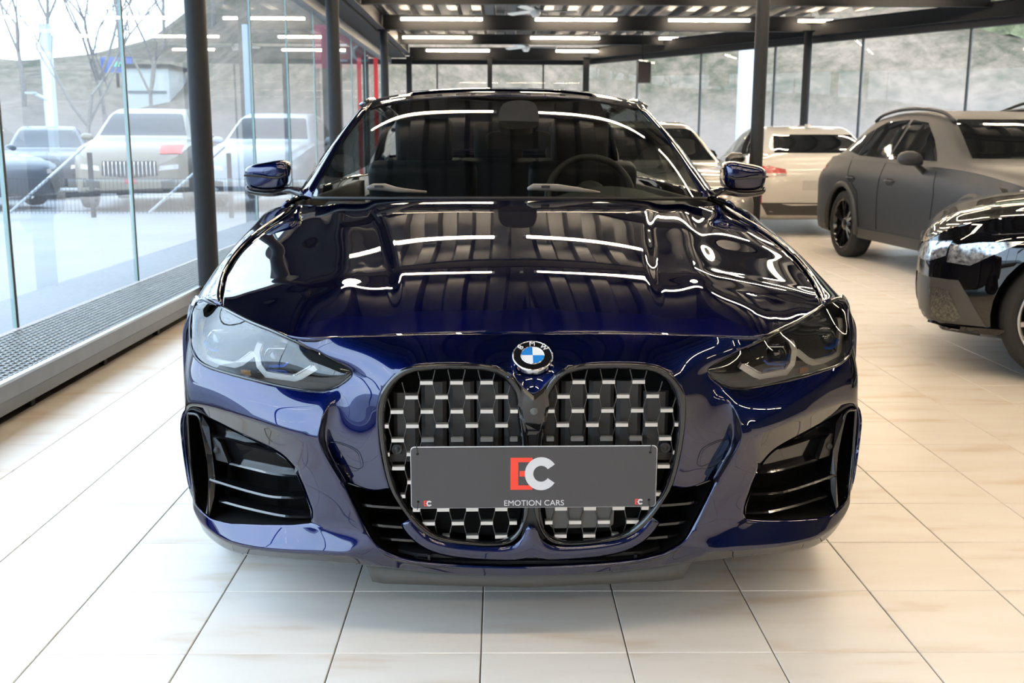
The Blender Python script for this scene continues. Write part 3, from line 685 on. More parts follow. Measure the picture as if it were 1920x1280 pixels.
def windows(c, suv, glass=M_DARKGLASS):
    k = max(q[5] for q in c.ST)/(1.525 if suv else 1.415); l = c.L/(4.45 if suv else 4.52); w = c.hw/.92
    S = lambda P: [(a*l, b*k) for a, b in P]
    U = lambda P: [(a*w, b*k) for a, b in P]
    for sd in 'lr':
        if suv:
            c.plate('side_window', sd, S([(1.72, 1.055), (2.0, 1.25), (2.28, 1.40), (2.62, 1.435), (2.66, 1.06)]), glass)
            c.plate('side_window', sd, S([(2.70, 1.06), (2.69, 1.435), (3.2, 1.42), (3.42, 1.36), (3.44, 1.085)]), glass)
            c.plate('side_window', sd, S([(3.47, 1.09), (3.455, 1.35), (3.62, 1.30), (3.83, 1.18), (3.80, 1.13)]), glass)
        else:
            c.plate('side_window', sd, S([(1.78, .965), (2.1, 1.17), (2.38, 1.30), (2.70, 1.335), (2.74, .985)]), glass)
            c.plate('side_window', sd, S([(2.78, .985), (2.77, 1.335), (3.2, 1.31), (3.5, 1.24), (3.75, 1.10), (3.70, 1.03)]), glass)
    if suv:
        c.plate('windscreen', 'f', U([(-.70, 1.085), (.70, 1.085), (.66, 1.20), (.585, 1.40), (.54, 1.425), (-.54, 1.425), (-.585, 1.40), (-.66, 1.20)]), glass)
        c.plate('rear_window', 'b', U([(-.58, 1.12), (.58, 1.12), (.52, 1.36), (-.52, 1.36)]), glass)
    else:
        c.plate('windscreen', 'f', U([(-.70, .985), (.70, .985), (.65, 1.10), (.56, 1.30), (.50, 1.32), (-.50, 1.32), (-.56, 1.30), (-.65, 1.10)]), glass)
        c.plate('rear_window', 'b', U([(-.58, 1.05), (.58, 1.05), (.50, 1.28), (-.50, 1.28)]), glass)
    return S, U

# matt grey crossover on the right
M_MGREY = mat('matt_grey_paint', (.020, .0225, .027), rough=.45, metal=.0, spec=.35, coat=.04, coat_rough=.35)
M_CLAD = mat('grey_cladding', (.030, .030, .029), rough=.5)
g1 = Car('matt dark grey crossover car with black wheels, parked on the right', (4.80, 7.66, 0), .073, scaled(SUV, 4.45, 1.84, 1.50), M_MGREY, (.88, 3.56), .35, 6, M_GLOSSBLACK)
S, U = windows(g1, True)
for sd in 'lr':
    g1.line('door_seam', sd, [(1.62, .95), (1.56, .75), (1.60, .36)], .004, M_VOID); g1.line('door_seam', sd, [(2.68, 1.02), (2.70, .7), (2.68, .36)], .004, M_VOID); g1.line('door_seam', sd, [(3.55, 1.05), (3.45, .85), (3.18, .70), (3.10, .36)], .004, M_VOID)
    for v in (2.45, 3.36): g1.plate('door_handle', sd, [(v-.10, .83), (v-.05, .86), (v+.06, .86), (v+.10, .83), (v+.05, .795), (v-.06, .795)], M_MATTBLACK, off=.003); g1.line('handle_bar', sd, [(v-.10, .835), (v+.10, .835)], .009, M_MGREY, off=.012)
    g1.plate('sill_cladding', sd, [(1.28, .245), (1.30, .34), (1.8, .345), (3.1, .345), (3.14, .245)], M_CLAD, off=.012)
    for v in (.88, 3.56):
        arc = [(v+.40*math.cos(a), .36+.41*math.sin(a)) for a in [math.radians(-12+204*i/20) for i in range(21)]]
        g1.line('arch_cladding', sd, arc, .030, M_CLAD)
    x = -1 if sd == 'l' else 1
    rl = [(x*.60, 1.9, 1.385), (x*.60, 2.1, 1.465), (x*.60, 2.5, 1.51), (x*.59, 3.0, 1.515), (x*.57, 3.45, 1.475), (x*.56, 3.65, 1.415)]
    MB().tube(curve_pts(rl, 20), .017, 8).build('roof_rail', M_MGREY, g1.root, smooth=True)
    g1.mirror(x, 1.82, 1.06, M_MGREY)
    q = x
    g1.plate('headlight', 'f', [(q*.56, .70), (q*.60, .80), (q*.87, .86), (q*.88, .82), (q*.74, .70)], M_GLOSSBLACK, step=.05)
    g1.line('daytime_light', 'f', [(q*.58, .79), (q*.84, .84), (q*.72, .715)], .014, M_DRL, off=.006, closed=True)
    g1.line('daytime_light', 'f', [(q*.70, .80), (q*.82, .825), (q*.745, .745)], .008, M_DRL, off=.006, closed=True)
    g1.plate('tail_lamp', 'b', [(q*.55, .92), (q*.86, .95), (q*.86, .87), (q*.55, .87)], M_RED)
    g1.plate('tail_lamp', sd, [(4.16, .955), (4.36, .945), (4.36, .875), (4.20, .885)], M_RED, step=.04)
g1.plate('grille', 'f', [(-.5, .45), (.5, .45), (.55, .62), (.48, .70), (-.48, .70), (-.55, .62)], M_MATTBLACK); g1.plate('lower_bumper', 'f', [(-.7, .30), (.7, .30), (.74, .40), (-.74, .40)], M_CLAD)
g1.plate('bumper_cladding', 'b', [(-.8, .34), (.8, .34), (.82, .55), (-.82, .55)], M_CLAD)
M_COPPER = mat('copper_rim_line', (.30, .12, .06), rough=.3, metal=.8)
MB().lathe([(.262, .117), (.258, .121), (.250, .117)], 48, Matrix.Translation((-(g1.hw-.125), .88, .35)) @ Matrix.Rotation(-math.pi/2, 4, 'Y')).build('rim_accent', M_COPPER, g1.root)

# gloss black hatchback at the right edge
M_BLACKP = paint('gloss_black_paint', (.003, .003, .004), 0, .5)
rz = math.atan2(-.92, -.39)
HB_ = scaled(SUV, 4.30, 1.80, 1.40)
g2 = Car('glossy black hatchback cut off by the right edge, with silver-rimmed front wheel', (2.51, 6.22, 0), rz, HB_, M_BLACKP, (.74, 3.36), .325, 5, mat('bright_rim', (.62, .60, .57), rough=.22, metal=.8), lip=mat('bright_rim', (0, 0, 0)))
S, U = windows(g2, True)
for sd in 'lr':
    x = -1 if sd == 'l' else 1; g2.mirror(x, 1.75, 1.0, M_BLACKP)
    g2.line('shoulder_crease', sd, [(.35, .74), (.9, .80), (2.0, .84), (3.4, .86)], .004, M_BLACKP)
    g2.line('door_seam', sd, [(1.55, .93), (1.50, .7), (1.55, .30)], .003, M_VOID)
    g2.plate('headlight', 'f', [(x*.44, .60), (x*.46, .65), (x*.70, .685), (x*.80, .70), (x*.80, .62), (x*.74, .585), (x*.6, .58)], mat('headlight_glitter', (.55, .58, .60), rough=.12, metal=.7, noise=.8, nscale=55), step=.035)
    g2.plate('headlight_side', sd, [(.15, .59), (.16, .675), (.30, .70), (.50, .715), (.36, .64), (.26, .58)], mat('headlight_glitter', (0, 0, 0)), step=.035, parent=None)
    g2.plate('corner_intake', 'f', [(x*.56, .26), (x*.52, .44), (x*.56, .50), (x*.80, .50), (x*.84, .30)], mat('intake_bezel_grey', (.07, .07, .068), rough=.45), step=.04)
    g2.plate('corner_intake', sd, [(.085, .27), (.075, .50), (.21, .50), (.36, .27)], mat('intake_bezel_grey', (.07, .07, .068), rough=.45), step=.03)
    g2.plate('intake_mesh', sd, [(.095, .29), (.09, .45), (.17, .44), (.235, .31), (.21, .28)], mat('hex_mesh', (.12, .12, .11), rough=.35, metal=.5, noise=.6, nscale=90), off=.008, step=.03)
    g2.plate('lower_lip', sd, [(.10, .215), (.08, .265), (.46, .265), (.46, .22)], M_GLOSSBLACK, off=.015, step=.04)
    g2.plate('tail_lamp', 'b', [(x*.45, .86), (x*.82, .90), (x*.82, .80), (x*.45, .80)], M_RED)
g2.plate('grille', 'f', [(-.5, .28), (.5, .28), (.48, .50), (-.48, .50)], M_MATTBLACK); g2.plate('upper_grille', 'f', [(-.42, .60), (.42, .60), (.42, .66), (-.42, .66)], M_GLOSSBLACK)
g2.line('front_splitter', 'f', [(-.84, .235), (-.5, .235), (0, .235), (.5, .235), (.84, .235)], .02, M_SATINBLACK)

# white car showing its tail
M_WHITEP = mat('white_car_paint', (.66, .64, .60), rough=.3, coat=1)
g3 = Car('cream white car showing its tail and red lamp behind the round column', (4.30, 17.9, 0), math.pi-.04, scaled(SEDAN, 4.55, 1.88, 1.43), M_WHITEP, (.88, 3.68), .345, 5, M_GLOSSBLACK)
S, U = windows(g3, False)
for sd in 'lr':
    x = -1 if sd == 'l' else 1; g3.mirror(x, 1.85, 1.02, M_GLOSSBLACK)
    g3.plate('tail_lamp', 'b', [(x*.48, .80), (x*.50, .86), (x*.70, .90), (x*.87, .89), (x*.86, .80), (x*.72, .76)], M_RED, step=.04)
    g3.plate('tail_lamp', sd, [(4.30, .79), (4.27, .87), (4.44, .89), (4.50, .86), (4.50, .80)], M_RED, step=.03, off=.008)
    g3.plate('tail_lamp_clear', 'b', [(x*.48, .775), (x*.50, .81), (x*.84, .81), (x*.80, .765)], mat('clear_lamp', (.45, .40, .38), rough=.1, metal=.4), step=.04, off=.007)
    g3.plate('reflector', 'b', [(x*.78, .42), (x*.78, .56), (x*.82, .56), (x*.82, .42)], M_RED, step=.04)
    g3.plate('headlight', 'f', [(x*.50, .60), (x*.50, .68), (x*.80, .72), (x*.80, .64)], mat('clear_lamp', (0, 0, 0)))
    g3.line('door_seam', sd, [(2.76, .96), (2.78, .7), (2.74, .30)], .004, M_VOID)
    g3.line('window_trim', sd, [(1.76, .955), (2.76, .972), (3.74, 1.03)], .008, M_GLOSSBLACK)
g3.plate('lower_bumper', 'b', [(-.70, .28), (.70, .28), (.80, .44), (-.80, .44)], M_GLOSSBLACK)
g3.plate('number_plate_recess', 'b', [(-.28, .60), (.28, .60), (.28, .72), (-.28, .72)], mat('white_recess', (.5, .48, .45), rough=.4))
MB().box((0, 3.5, 1.41), (.04, .16, .05)).build('roof_fin', M_WHITEP, g3.root)

# silver car half hidden behind the windscreen pillar
M_SILVERP = mat('silver_grey_paint', (.34, .33, .30), rough=.3, metal=.6, coat=1)
g4 = Car('silver grey car half hidden behind the blue car\'s right windscreen pillar', (1.62, 10.1, 0), 0, scaled(SEDAN, 4.6, 1.86, 1.44), M_SILVERP, (.9, 3.7), .34, 5, M_GLOSSBLACK)
windows(g4, False)
for sd in (-1, 1):
    g4.mirror(sd, 1.86, 1.02, M_GLOSSBLACK)
    g4.plate('headlight', 'f', [(sd*.50, .60), (sd*.50, .68), (sd*.80, .72), (sd*.80, .64)], mat('clear_lamp', (0, 0, 0)))
    g4.plate('tail_lamp', 'b', [(sd*.48, .80), (sd*.50, .86), (sd*.86, .88), (sd*.86, .80)], M_RED)
g4.plate('grille', 'f', [(-.35, .42), (.35, .42), (.35, .62), (-.35, .62)], M_GLOSSBLACK)
# dark car beyond the grey one
g5 = Car('dark car hidden behind the grey crossover, only roof showing at the right edge', (7.1, 9.4, 0), .1, scaled(SUV, 4.6, 1.86, 1.62), M_BLACKP, (.9, 3.7), .36, 5, M_GLOSSBLACK, arches=False)
windows(g5, True)
for x in (-1, 1): MB().tube(curve_pts([(x*.62, 2.0, 1.53), (x*.62, 2.6, 1.66), (x*.60, 3.2, 1.66), (x*.58, 3.8, 1.56)], 14), .018, 8).build('roof_rail', M_STEEL, g5.root, smooth=True)

# cars parked outside the left glass
def outside(label, loc, rz, ST, col, ax, r, suv, plate=None):
    c = Car(label, loc, rz, ST, mat('outdoor_paint_%d' % int(col[0]*1000), col, rough=.4, metal=.0, coat=.35), ax, r, 5, M_GLOSSBLACK, arches=True)
    windows(c, suv, mat('outdoor_car_glass', (.02, .025, .03), rough=.15, coat=0, spec=.25))
    zz = .66 if suv else .58
    for sd in (-1, 1):
        c.plate('headlight', 'f', [(sd*.48, zz+.02), (sd*.50, zz+.10), (sd*.80, zz+.13), (sd*.80, zz+.05)], mat('clear_lamp', (0, 0, 0)))
        c.plate('intake', 'f', [(sd*.50, .32), (sd*.50, .50), (sd*.78, .54), (sd*.80, .34)], M_MATTBLACK)
        c.mirror(sd, c.L*.41, c.ST[8][3]+.06, c.m)
        c.plate('tail_lamp', 'b', [(sd*.45, .86), (sd*.8, .90), (sd*.8, .80), (sd*.45, .80)], M_RED)
    return c
o1 = outside('dark blue-grey parked car at the far left edge, outside the glass', (-8.3, 18.6, 0), 1.0, scaled(SEDAN, 4.6, 1.85, 1.45), (.03, .042, .06), (.9, 3.7), .34, False)
o2 = outside('dark parked car outside, left of the beige off-roader', (-9.3, 21.9, 0), .35, scaled(SEDAN, 4.7, 1.85, 1.50), (.025, .03, .04), (.9, 3.8), .34, False)
o3 = outside('big beige off-road car outside with wide bar grille and red sign', (-6.3, 18.2, 0), .15, scaled(SUV, 5.0, 2.0, 1.80), (.20, .165, .115), (.95, 4.0), .40, True)
for sd in (-1, 1):
    o3.plate('kidney_grille', 'f', [(sd*.05, .56), (sd*.04, .84), (sd*.44, .84), (sd*.46, .60)], M_MATTBLACK, step=.05)
    for k in range(6): o3.line('grille_bar', 'f', [(sd*(.08+.066*k), .58), (sd*(.08+.066*k), .83)], .010, M_SATINSILVER, off=.008)
t = o3.plate('plate_red', 'f', [(-.10, .46), (.10, .46), (.10, .54), (-.10, .54)], M_RED)
o3.plate('display_sign', 'f', [(.50, .96), (.84, .96), (.84, 1.10), (.50, 1.10)], mat('sign_soft_red', (.75, .10, .08), rough=.5), off=.02)
o4 = outside('white car parked outside, turned left, seen beyond the nearest column', (-4.25, 18.3, 0), .0, scaled(SUV, 4.7, 1.9, 1.72), (.42, .44, .46), (.92, 3.75), .38, True)

# ------------------------------------------------------------------ the blue saloon in front
HERO = Vector((.0767, 2.28, 0)); HROT = .0224
hero = empty('car', HERO, HROT); tag(hero, 'large dark blue metallic saloon with black kidney grille and grey dealer plate, in the foreground', 'car')
HM = Matrix.Translation(HERO) @ Matrix.Rotation(HROT, 4, 'Z'); HMI = HM.inverted(); HMR = HMI.to_3x3()
hcp = HMI @ CP
def PX(x, y, v):
    d = HMR @ ray(x, y); return hcp+d*((v-hcp.y)/d.y)
def PT(t):
    """('x', u, v, w) is a point of the car; otherwise a pixel of the left half and its depth behind the nose"""
    p = Vector(t[1:]) if t[0] == 'x' else PX(*t)
    if abs(p.x) < .012: p.x = 0
    return p
def mirrored_cage(name, V, Q, m, parent, sub=3, creases=(), thick=0, both=True):
    names = list(V); P = {k: PT(V[k]) for k in names}
    vs = []; idx = {}
    for k in names: idx[(k, 0)] = len(vs); vs.append(P[k])
    fs = [tuple(idx[(k, 0)] for k in q) for q in Q]
    if both:
        for k in names:
            if P[k].x == 0: idx[(k, 1)] = idx[(k, 0)]
            else: idx[(k, 1)] = len(vs); vs.append(Vector((-P[k].x, P[k].y, P[k].z)))
        fs += [tuple(idx[(k, 1)] for k in reversed(q)) for q in Q]
    me = bpy.data.meshes.new(name); me.from_pydata([tuple(v) for v in vs], [], fs); me.update()
    bm = bmesh.new(); bm.from_mesh(me); bmesh.ops.recalc_face_normals(bm, faces=bm.faces)
    bm.faces.ensure_lookup_table()
    # outward = away from a point inside the car
    s = sum((f.normal.dot(f.calc_center_median()-Vector((0, 1.2, .5)))*f.calc_area() for f in bm.faces))
    if s < 0: bmesh.ops.reverse_faces(bm, faces=bm.faces)
    cl = bm.edges.layers.float.new('crease_edge'); bm.verts.ensure_lookup_table()
    for (a, b, c) in creases:
        for sd in (0, 1):
            if (a, sd) in idx:
                e = bm.edges.get((bm.verts[idx[(a, sd)]], bm.verts[idx[(b, sd)]]))
                if e: e[cl] = c
    for f in bm.faces: f.smooth = True
    bm.to_mesh(me); bm.free()
    o = link(name, me, m, parent)
    md = o.modifiers.new('smooth', 'SUBSURF'); md.levels = sub; md.render_levels = sub; md.boundary_smooth = 'PRESERVE_CORNERS'
    if thick:
        md = o.modifiers.new('thick', 'SOLIDIFY'); md.thickness = thick; md.offset = -1
    return o
def chain(c, names): return [(names[i], names[i+1], c) for i in range(len(names)-1)]

V = {
 # hood line
 'h0': (1000.5, 624, .105), 'h1': (965, 624, .105), 'h2': (925, 623.8, .105), 'h3': (870, 623.6, .106), 'h4': (810, 624, .110), 'h5': (775, 624.8, .113),
 'h6': (740, 626, .117), 'h7': (695, 628, .122), 'h8': (650, 630.5, .128), 'h9': (600, 634, .137), 'ha': (548, 637, .150),
 'n0': (1000.5, 653, .066), 'n1': (967, 653, .067), 'n2': (928, 651, .067), 'n3': (870, 650, .062), 'n4': (810, 650, .061), 'n5': (775, 652, .064),
 'n6': (740, 655, .070), 'n7': (698, 655, .084), 'n8': (648, 654, .108), 'n9': (593, 658.5, .135),
 'm0': (1000.5, 692, .020), 'm1': (968, 688, .022), 'm7': (705, 690, .058), 'm8': (672, 683, .085), 'm9': (630, 675.5, .112),
 'g0': (1000.5, 752, .006), 'g1': (975, 719, .008), 'g2': (958, 701, .010), 'g3': (935, 688, .012), 'g4': (885, 680.5, .014), 'g5': (803, 681.5, .018),
 'g6': (765, 687, .022), 'g7': (739, 701.5, .027), 'g8': (717, 728, .032), 'g9': (708.5, 756, .034), 'g10': (707.5, 785, .035), 'g11': (708.5, 812, .036),
 'g12': (713, 850, .040), 'g13': (719, 880, .042), 'g14': (729, 915, .044),
 't0': (663, 694.5, .095), 'R2': (688, 708, .068), 'l8': (657, 708.5, .092), 'R3': (682, 735, .062), 'l7': (635, 724.5, .100),
 'R4a': (653, 752, .080), 'R4b': (681, 772, .062), 'q2': (613, 782, .086), 'R5a': (642, 792, .078), 'R5b': (676, 812, .060),
 'q4': (606, 826, .090), 'R6a': (640, 835, .080), 'R6b': (678, 846, .062), 'q5': (622, 860, .092), 'R7a': (652, 868, .080), 'R7b': (685, 880, .062),
 'q7': (649, 905, .090), 'b1': (674, 914, .075), 'b2': (702, 922, .060),
 'r1': (620, 752, .082), 'r2': (603, 785, .062), 'r4': (596.5, 822, .056), 'r5': (612, 858, .060), 'r7': (641, 905, .068),
 'c1': (667, 959, .070), 'c2': (688, 999, .068), 'c3': (712, 1032, .062), 'c4': (742, 1048, .056), 'c5': (792, 1058, .050), 'c6': (860, 1063, .046), 'c7': (930, 1065, .044), 'c8': (1000.5, 1065.5, .043),
 'l1': (361.5, 656, .375), 'l2': (375, 678.5, .335), 'l3': (407, 694, .282), 'l4': (473, 712, .205), 'l5': (545, 728, .148), 'l6': (604, 735, .115),
 'l0': (357.5, 627, .400), 'l00': (360.5, 590, .440),
 'mm1': (341, 705, .362), 'mm2': (358, 715, .325), 'mm3': (402, 726, .262), 'mm4': (463, 746, .178), 'mm5': (533, 765, .112), 'mm6': (593, 764, .075),
 'k1': (345, 764, .350), 'k2': (362, 756, .318), 'k3': (404, 764.5, .258), 'k4': (461, 782, .172), 'k5': (528, 804, .100), 'k6': (576, 818, .066),
 'o0': (348, 780, .395), 'o1': (358, 769.5, .372), 'o2': (380, 778, .335), 'o3': (432, 806, .270), 'o4': (485, 831, .205), 'o5': (532, 854, .155),
 'o6': (553.5, 881, .132), 'o7': (567.5, 915, .118), 'o8': (584, 957, .108), 'o9': (583, 981, .112), 'o10': (545, 983, .140), 'o11': (490, 982.5, .185), 'o12': (432, 980.5, .240),
 'o13': (397, 975.5, .285), 'o14': (385, 964, .300), 'o15': (368, 952, .330), 'o16': (361, 925, .355), 'o17': (354.5, 870, .380), 'o18': (350, 820, .392),
 'z1': (338, 790, .372), 'z2': (342.5, 845, .366), 'z3': (351, 905, .358), 'z4': (357.5, 938, .350),
 'p0': (364, 962, .338), 'p1': (377, 982, .310), 'p2': (404, 1004, .262), 'p3': (434, 1020, .212), 'p4': (489, 1030.5, .150), 'p5': (550, 1035.5, .108), 'p6': (620, 1038.5, .078), 'p7': (688, 1041, .058),
 's0': (370, 980, .400), 's1': (385, 1001, .360), 's2': (412, 1024, .300), 's3': (443, 1038, .245), 's4': (495, 1044.5, .185), 's5': (555, 1049, .145), 's6': (625, 1055, .115), 's7': (690, 1060, .092),
 's8': (722, 1064, .082), 's9': (750, 1067, .074), 's10': (795, 1072, .066), 's11': (862, 1076.5, .06), 's12': (930, 1079.5, .056), 's13': (1000.5, 1080.5, .054),
 'el2': ('x', -.900, .54, .77), 'el': ('x', -.908, .53, .70), 'em': ('x', -.914, .53, .62), 'ek': ('x', -.912, .52, .56), 'ez2': ('x', -.905, .51, .47), 'ez3': ('x', -.893, .50, .36), 'ep': ('x', -.880, .49, .27), 'es': ('x', -.85, .52, .20),
 'el3': ('x', -.880, .56, .795), 'top': (374, 562, .480),
}
Q = [('ha', 'h9', 'n9'), ('h9', 'h8', 'n8', 'n9'), ('h8', 'h7', 'n7', 'n8'), ('h7', 'h6', 'n6', 'n7'), ('h6', 'h5', 'n5', 'n6'), ('h5', 'h4', 'n4', 'n5'), ('h4', 'h3', 'n3', 'n4'), ('h3', 'h2', 'n2', 'n3'), ('h2', 'h1', 'n1', 'n2'), ('h1', 'h0', 'n0', 'n1'),
 ('n9', 'n8', 'm8', 'm9'), ('n8', 'n7', 'm7', 'm8'), ('n7', 'n6', 'g7', 'm7'), ('n6', 'n5', 'g6', 'g7'), ('n5', 'n4', 'g5', 'g6'), ('n4', 'n3', 'g4', 'g5'), ('n3', 'n2', 'g3', 'g4'), ('n2', 'n1', 'm1', 'g3'), ('n1', 'n0', 'm0', 'm1'), ('g3', 'm1', 'g1', 'g2'), ('m1', 'm0', 'g0', 'g1'),
 ('m9', 'm8', 'R2', 't0'), ('m8', 'm7', 'g8', 'R2'), ('m7', 'g7', 'g8'), ('t0', 'R2', 'R3', 'l8'), ('R2', 'g8', 'g9', 'R3'), ('l7', 'l8', 'R3', 'R4a'), ('R3', 'g9', 'g10', 'R4b'), ('R3', 'R4b', 'R4a'),
 ('l7', 'R4a', 'r1'), ('l6', 'l7', 'r1', 'mm6'), ('r1', 'R4a', 'R5a', 'q2'), ('R4a', 'R4b', 'R5b', 'R5a'), ('R4b', 'g10', 'g11', 'R5b'),
 ('q2', 'R5a', 'R6a', 'q4'), ('R5a', 'R5b', 'R6b', 'R6a'), ('R5b', 'g11', 'g12', 'R6b'), ('q4', 'R6a', 'R7a', 'q5'), ('R6a', 'R6b', 'R7b', 'R7a'), ('R6b', 'g12', 'g13', 'R7b'),
 ('q5', 'R7a', 'b1', 'q7'), ('R7a', 'R7b', 'b2', 'b1'), ('R7b', 'g13', 'g14', 'b2'),
 ('r1', 'q2', 'r2'), ('r2', 'q2', 'q4', 'r4'), ('r4', 'q4', 'q5', 'r5'), ('r5', 'q5', 'q7', 'r7'),
 ('l1', 'l2', 'mm2', 'mm1'), ('l2', 'l3', 'mm3', 'mm2'), ('l3', 'l4', 'mm4', 'mm3'), ('l4', 'l5', 'mm5', 'mm4'), ('l5', 'l6', 'mm6', 'mm5'),
 ('mm1', 'mm2', 'k2', 'k1'), ('mm2', 'mm3', 'k3', 'k2'), ('mm3', 'mm4', 'k4', 'k3'), ('mm4', 'mm5', 'k5', 'k4'), ('mm5', 'mm6', 'k6', 'k5'), ('mm6', 'r1', 'r2', 'k6'), ('k6', 'r2', 'r4'),
 ('k1', 'k2', 'o1', 'o0'), ('k2', 'k3', 'o2', 'o1'), ('k3', 'k4', 'o3', 'o2'), ('k4', 'k5', 'o4', 'o3'), ('k5', 'k6', 'o5', 'o4'), ('k6', 'r4', 'r5', 'o6'), ('k6', 'o6', 'o5'),
 ('o6', 'r5', 'r7', 'o7'), ('o7', 'r7', 'c1', 'o8'), ('o8', 'c1', 'c2', 'o9'), ('o9', 'c2', 'p7'), ('c2', 'c3', 'p7'), ('o9', 'p7', 'p6'),
 ('o10', 'o9', 'p6', 'p5'), ('o11', 'o10', 'p5', 'p4'), ('o12', 'o11', 'p4', 'p3'), ('o13', 'o12', 'p3', 'p2'), ('o14', 'o13', 'p2', 'p1'), ('o15', 'o14', 'p1', 'p0'),
 ('k1', 'o0', 'o18', 'z1'), ('z1', 'o18', 'o17', 'z2'), ('z2', 'o17', 'o16', 'z3'), ('z3', 'o16', 'o15', 'z4'), ('z4', 'o15', 'p0'),
 ('p0', 'p1', 's1', 's0'), ('p1', 'p2', 's2', 's1'), ('p2', 'p3', 's3', 's2'), ('p3', 'p4', 's4', 's3'), ('p4', 'p5', 's5', 's4'), ('p5', 'p6', 's6', 's5'), ('p6', 'p7', 's7', 's6'), ('p7', 'c3', 's8', 's7'),
 ('c3', 'c4', 's9', 's8'), ('c4', 'c5', 's10', 's9'), ('c5', 'c6', 's11', 's10'), ('c6', 'c7', 's12', 's11'), ('c7', 'c8', 's13', 's12'),
 ('l1', 'mm1', 'em', 'el'), ('mm1', 'k1', 'ek', 'em'), ('k1', 'z1', 'z2', 'ez2'), ('k1', 'ez2', 'ek'), ('z2', 'z3', 'ez3', 'ez2'), ('z3', 'z4', 'ep', 'ez3'), ('z4', 'p0', 's0', 'ep'), ('ep', 's0', 'es'),
 ('l0', 'l1', 'el', 'el2'), ('l00', 'l0', 'el2', 'el3'), ('top', 'l00', 'el3'),
]
CRS = chain(.75, ['k1', 'k2', 'k3', 'k4', 'k5', 'k6', 'r4']) + chain(.8, ['r2', 'r4', 'r5', 'r7', 'c1', 'c2', 'c3']) + chain(.7, ['q2', 'q4', 'q5', 'q7']) \
 + chain(.8, ['z4', 'p0', 'p1', 'p2', 'p3', 'p4', 'p5', 'p6', 'p7']) + chain(.6, ['o9', 'p7']) + chain(.35, ['r1', 'r2'])
mirrored_cage('front_bumper', V, Q, M_BLUE, hero, 3, CRS, thick=.012)

# ---- hood: a surface held by the hood line, the lamp edge and the fender gaps
GAP = [(415, 578, .42), (416, 560, .50), (418, 543, .61), (429, 505, .85), (456, 466, 1.07), (501, 427, 1.32), (547, 398, 1.53), (566, 374, 1.70)]
gp = [PX(*g) for g in GAP]
ugap = spl([p.y for p in gp], [-p.x for p in gp]); wgap = spl([p.y for p in gp], [p.z for p in gp])
fe = [PT(V[k]) for k in ('h0', 'h2', 'h4', 'h6', 'h8', 'ha')]+[PX(510, 620, .205), PX(473, 606.5, .275), PX(440, 592, .345), gp[0]]
def pfit(xs, ys, deg):
    c = np.polyfit(xs, ys, deg); return lambda x: np.polyval(c, x)
vfr = spl([-p.x for p in fe], [p.y for p in fe]); wfr = pfit([-p.x for p in fe], [p.z for p in fe], 4)
Wc = pfit([.08, .12, .22, .36, .60, 1.0, 1.42, 1.8], [.750, .772, .806, .842, .890, .952, 1.008, 1.048], 4)
_x0 = -gp[0].x
_fr = [(p.y, float(Wc(p.y))-(float(Wc(p.y))-p.z)/min(1, (-p.x/_x0))**2.5) for p in fe[5:-1]]
_d = (_fr[0][1]-_fr[1][1])/(_fr[0][0]-_fr[1][0])
Wg = pfit([.04]+[a for a, _ in _fr]+[.42, .61, .85, 1.07, 1.32, 1.53, 1.8], [_fr[0][1]-.6*(_fr[0][0]-.04)]+[c for _, c in _fr]+[float(wgap(x)) for x in (.42, .61, .85, 1.07, 1.32, 1.53, 1.70)], 6)
vre = spl([0, .3, .55, .70, .80], [1.40, 1.42, 1.49, 1.57, 1.64])
def sstep(x, a, b):
    t = np.clip((x-a)/(b-a), 0, 1); return t*t*(3-2*t)
def hood_feat(u, v):
    a = np.abs(u); f = sstep(v, .14, .5)
    lA = .36-.02*(v-.4)+.035*sstep(v, .2, .1); lA = np.interp(v, [.1, .5, 1.0, 1.5], [.295, .335, .405, .50])
    lB = np.interp(v, [.1, .5, 1.0, 1.5], [.43, .475, .545, .62]); lC = np.interp(v, [.1, .4, .9, 1.5], [.62, .66, .705, .74])
    step = -.0075*sstep(a, lA-.012, lA+.030)
    ridge = .0065*np.exp(-((a-lB)/.05)**2)
    fade = 1-sstep(a, lB+.02, .80)
    return (step+ridge)*f*fade
NU, NV = 261, 110
def hoodW(u, v, ue):
    x = np.clip(np.abs(u)/np.maximum(ugap(np.maximum(v, .42)), .3), 0, 1.0)
    return Wc(v)-(Wc(v)-Wg(v))*x**2.5
UG0 = -gp[0].x
hv = []
for j in range(NV+1):
    b = (j/NV)**1.3
    for i in range(NU):
        a = -1+2*i/(NU-1)
        # the outer columns follow the fender gap
        u0 = abs(a)*UG0; vf = float(vfr(u0)); vr = float(vre(min(u0, .80)))
        v = vf+(vr-vf)*b
        ue = float(ugap(max(v, .42))); u = abs(a)*(UG0+(ue-UG0)*sstep(abs(a), .3, 1))
        w = float(hoodW(u, v, ue))
        ec_ = lambda vv: float(wgap(max(vv, .42)))-float(Wg(max(vv, .42)))
        sa = float(sstep(abs(a), .15, 1)); w += ec_(v)*sa
        ef = float(wfr(u0))-float(hoodW(u0, vf, 0))-ec_(vf)*sa; w += ef*math.exp(-b*5)
        w += float(hood_feat(np.array(u), np.array(v)))*(1-sstep(abs(a), .90, 1.0))*min(1, b*12)
        hv.append((math.copysign(u, a), v+.003*(1-b), w))
hf = [(j*NU+i, j*NU+i+1, (j+1)*NU+i+1, (j+1)*NU+i) for j in range(NV) for i in range(NU-1)]
hood = mesh('hood', hv, hf, M_BLUE, hero, smooth=True)
md = hood.modifiers.new('thick', 'SOLIDIFY'); md.thickness = .012; md.offset = -1
hood_bvh = BVHTree.FromPolygons(hv, hf)

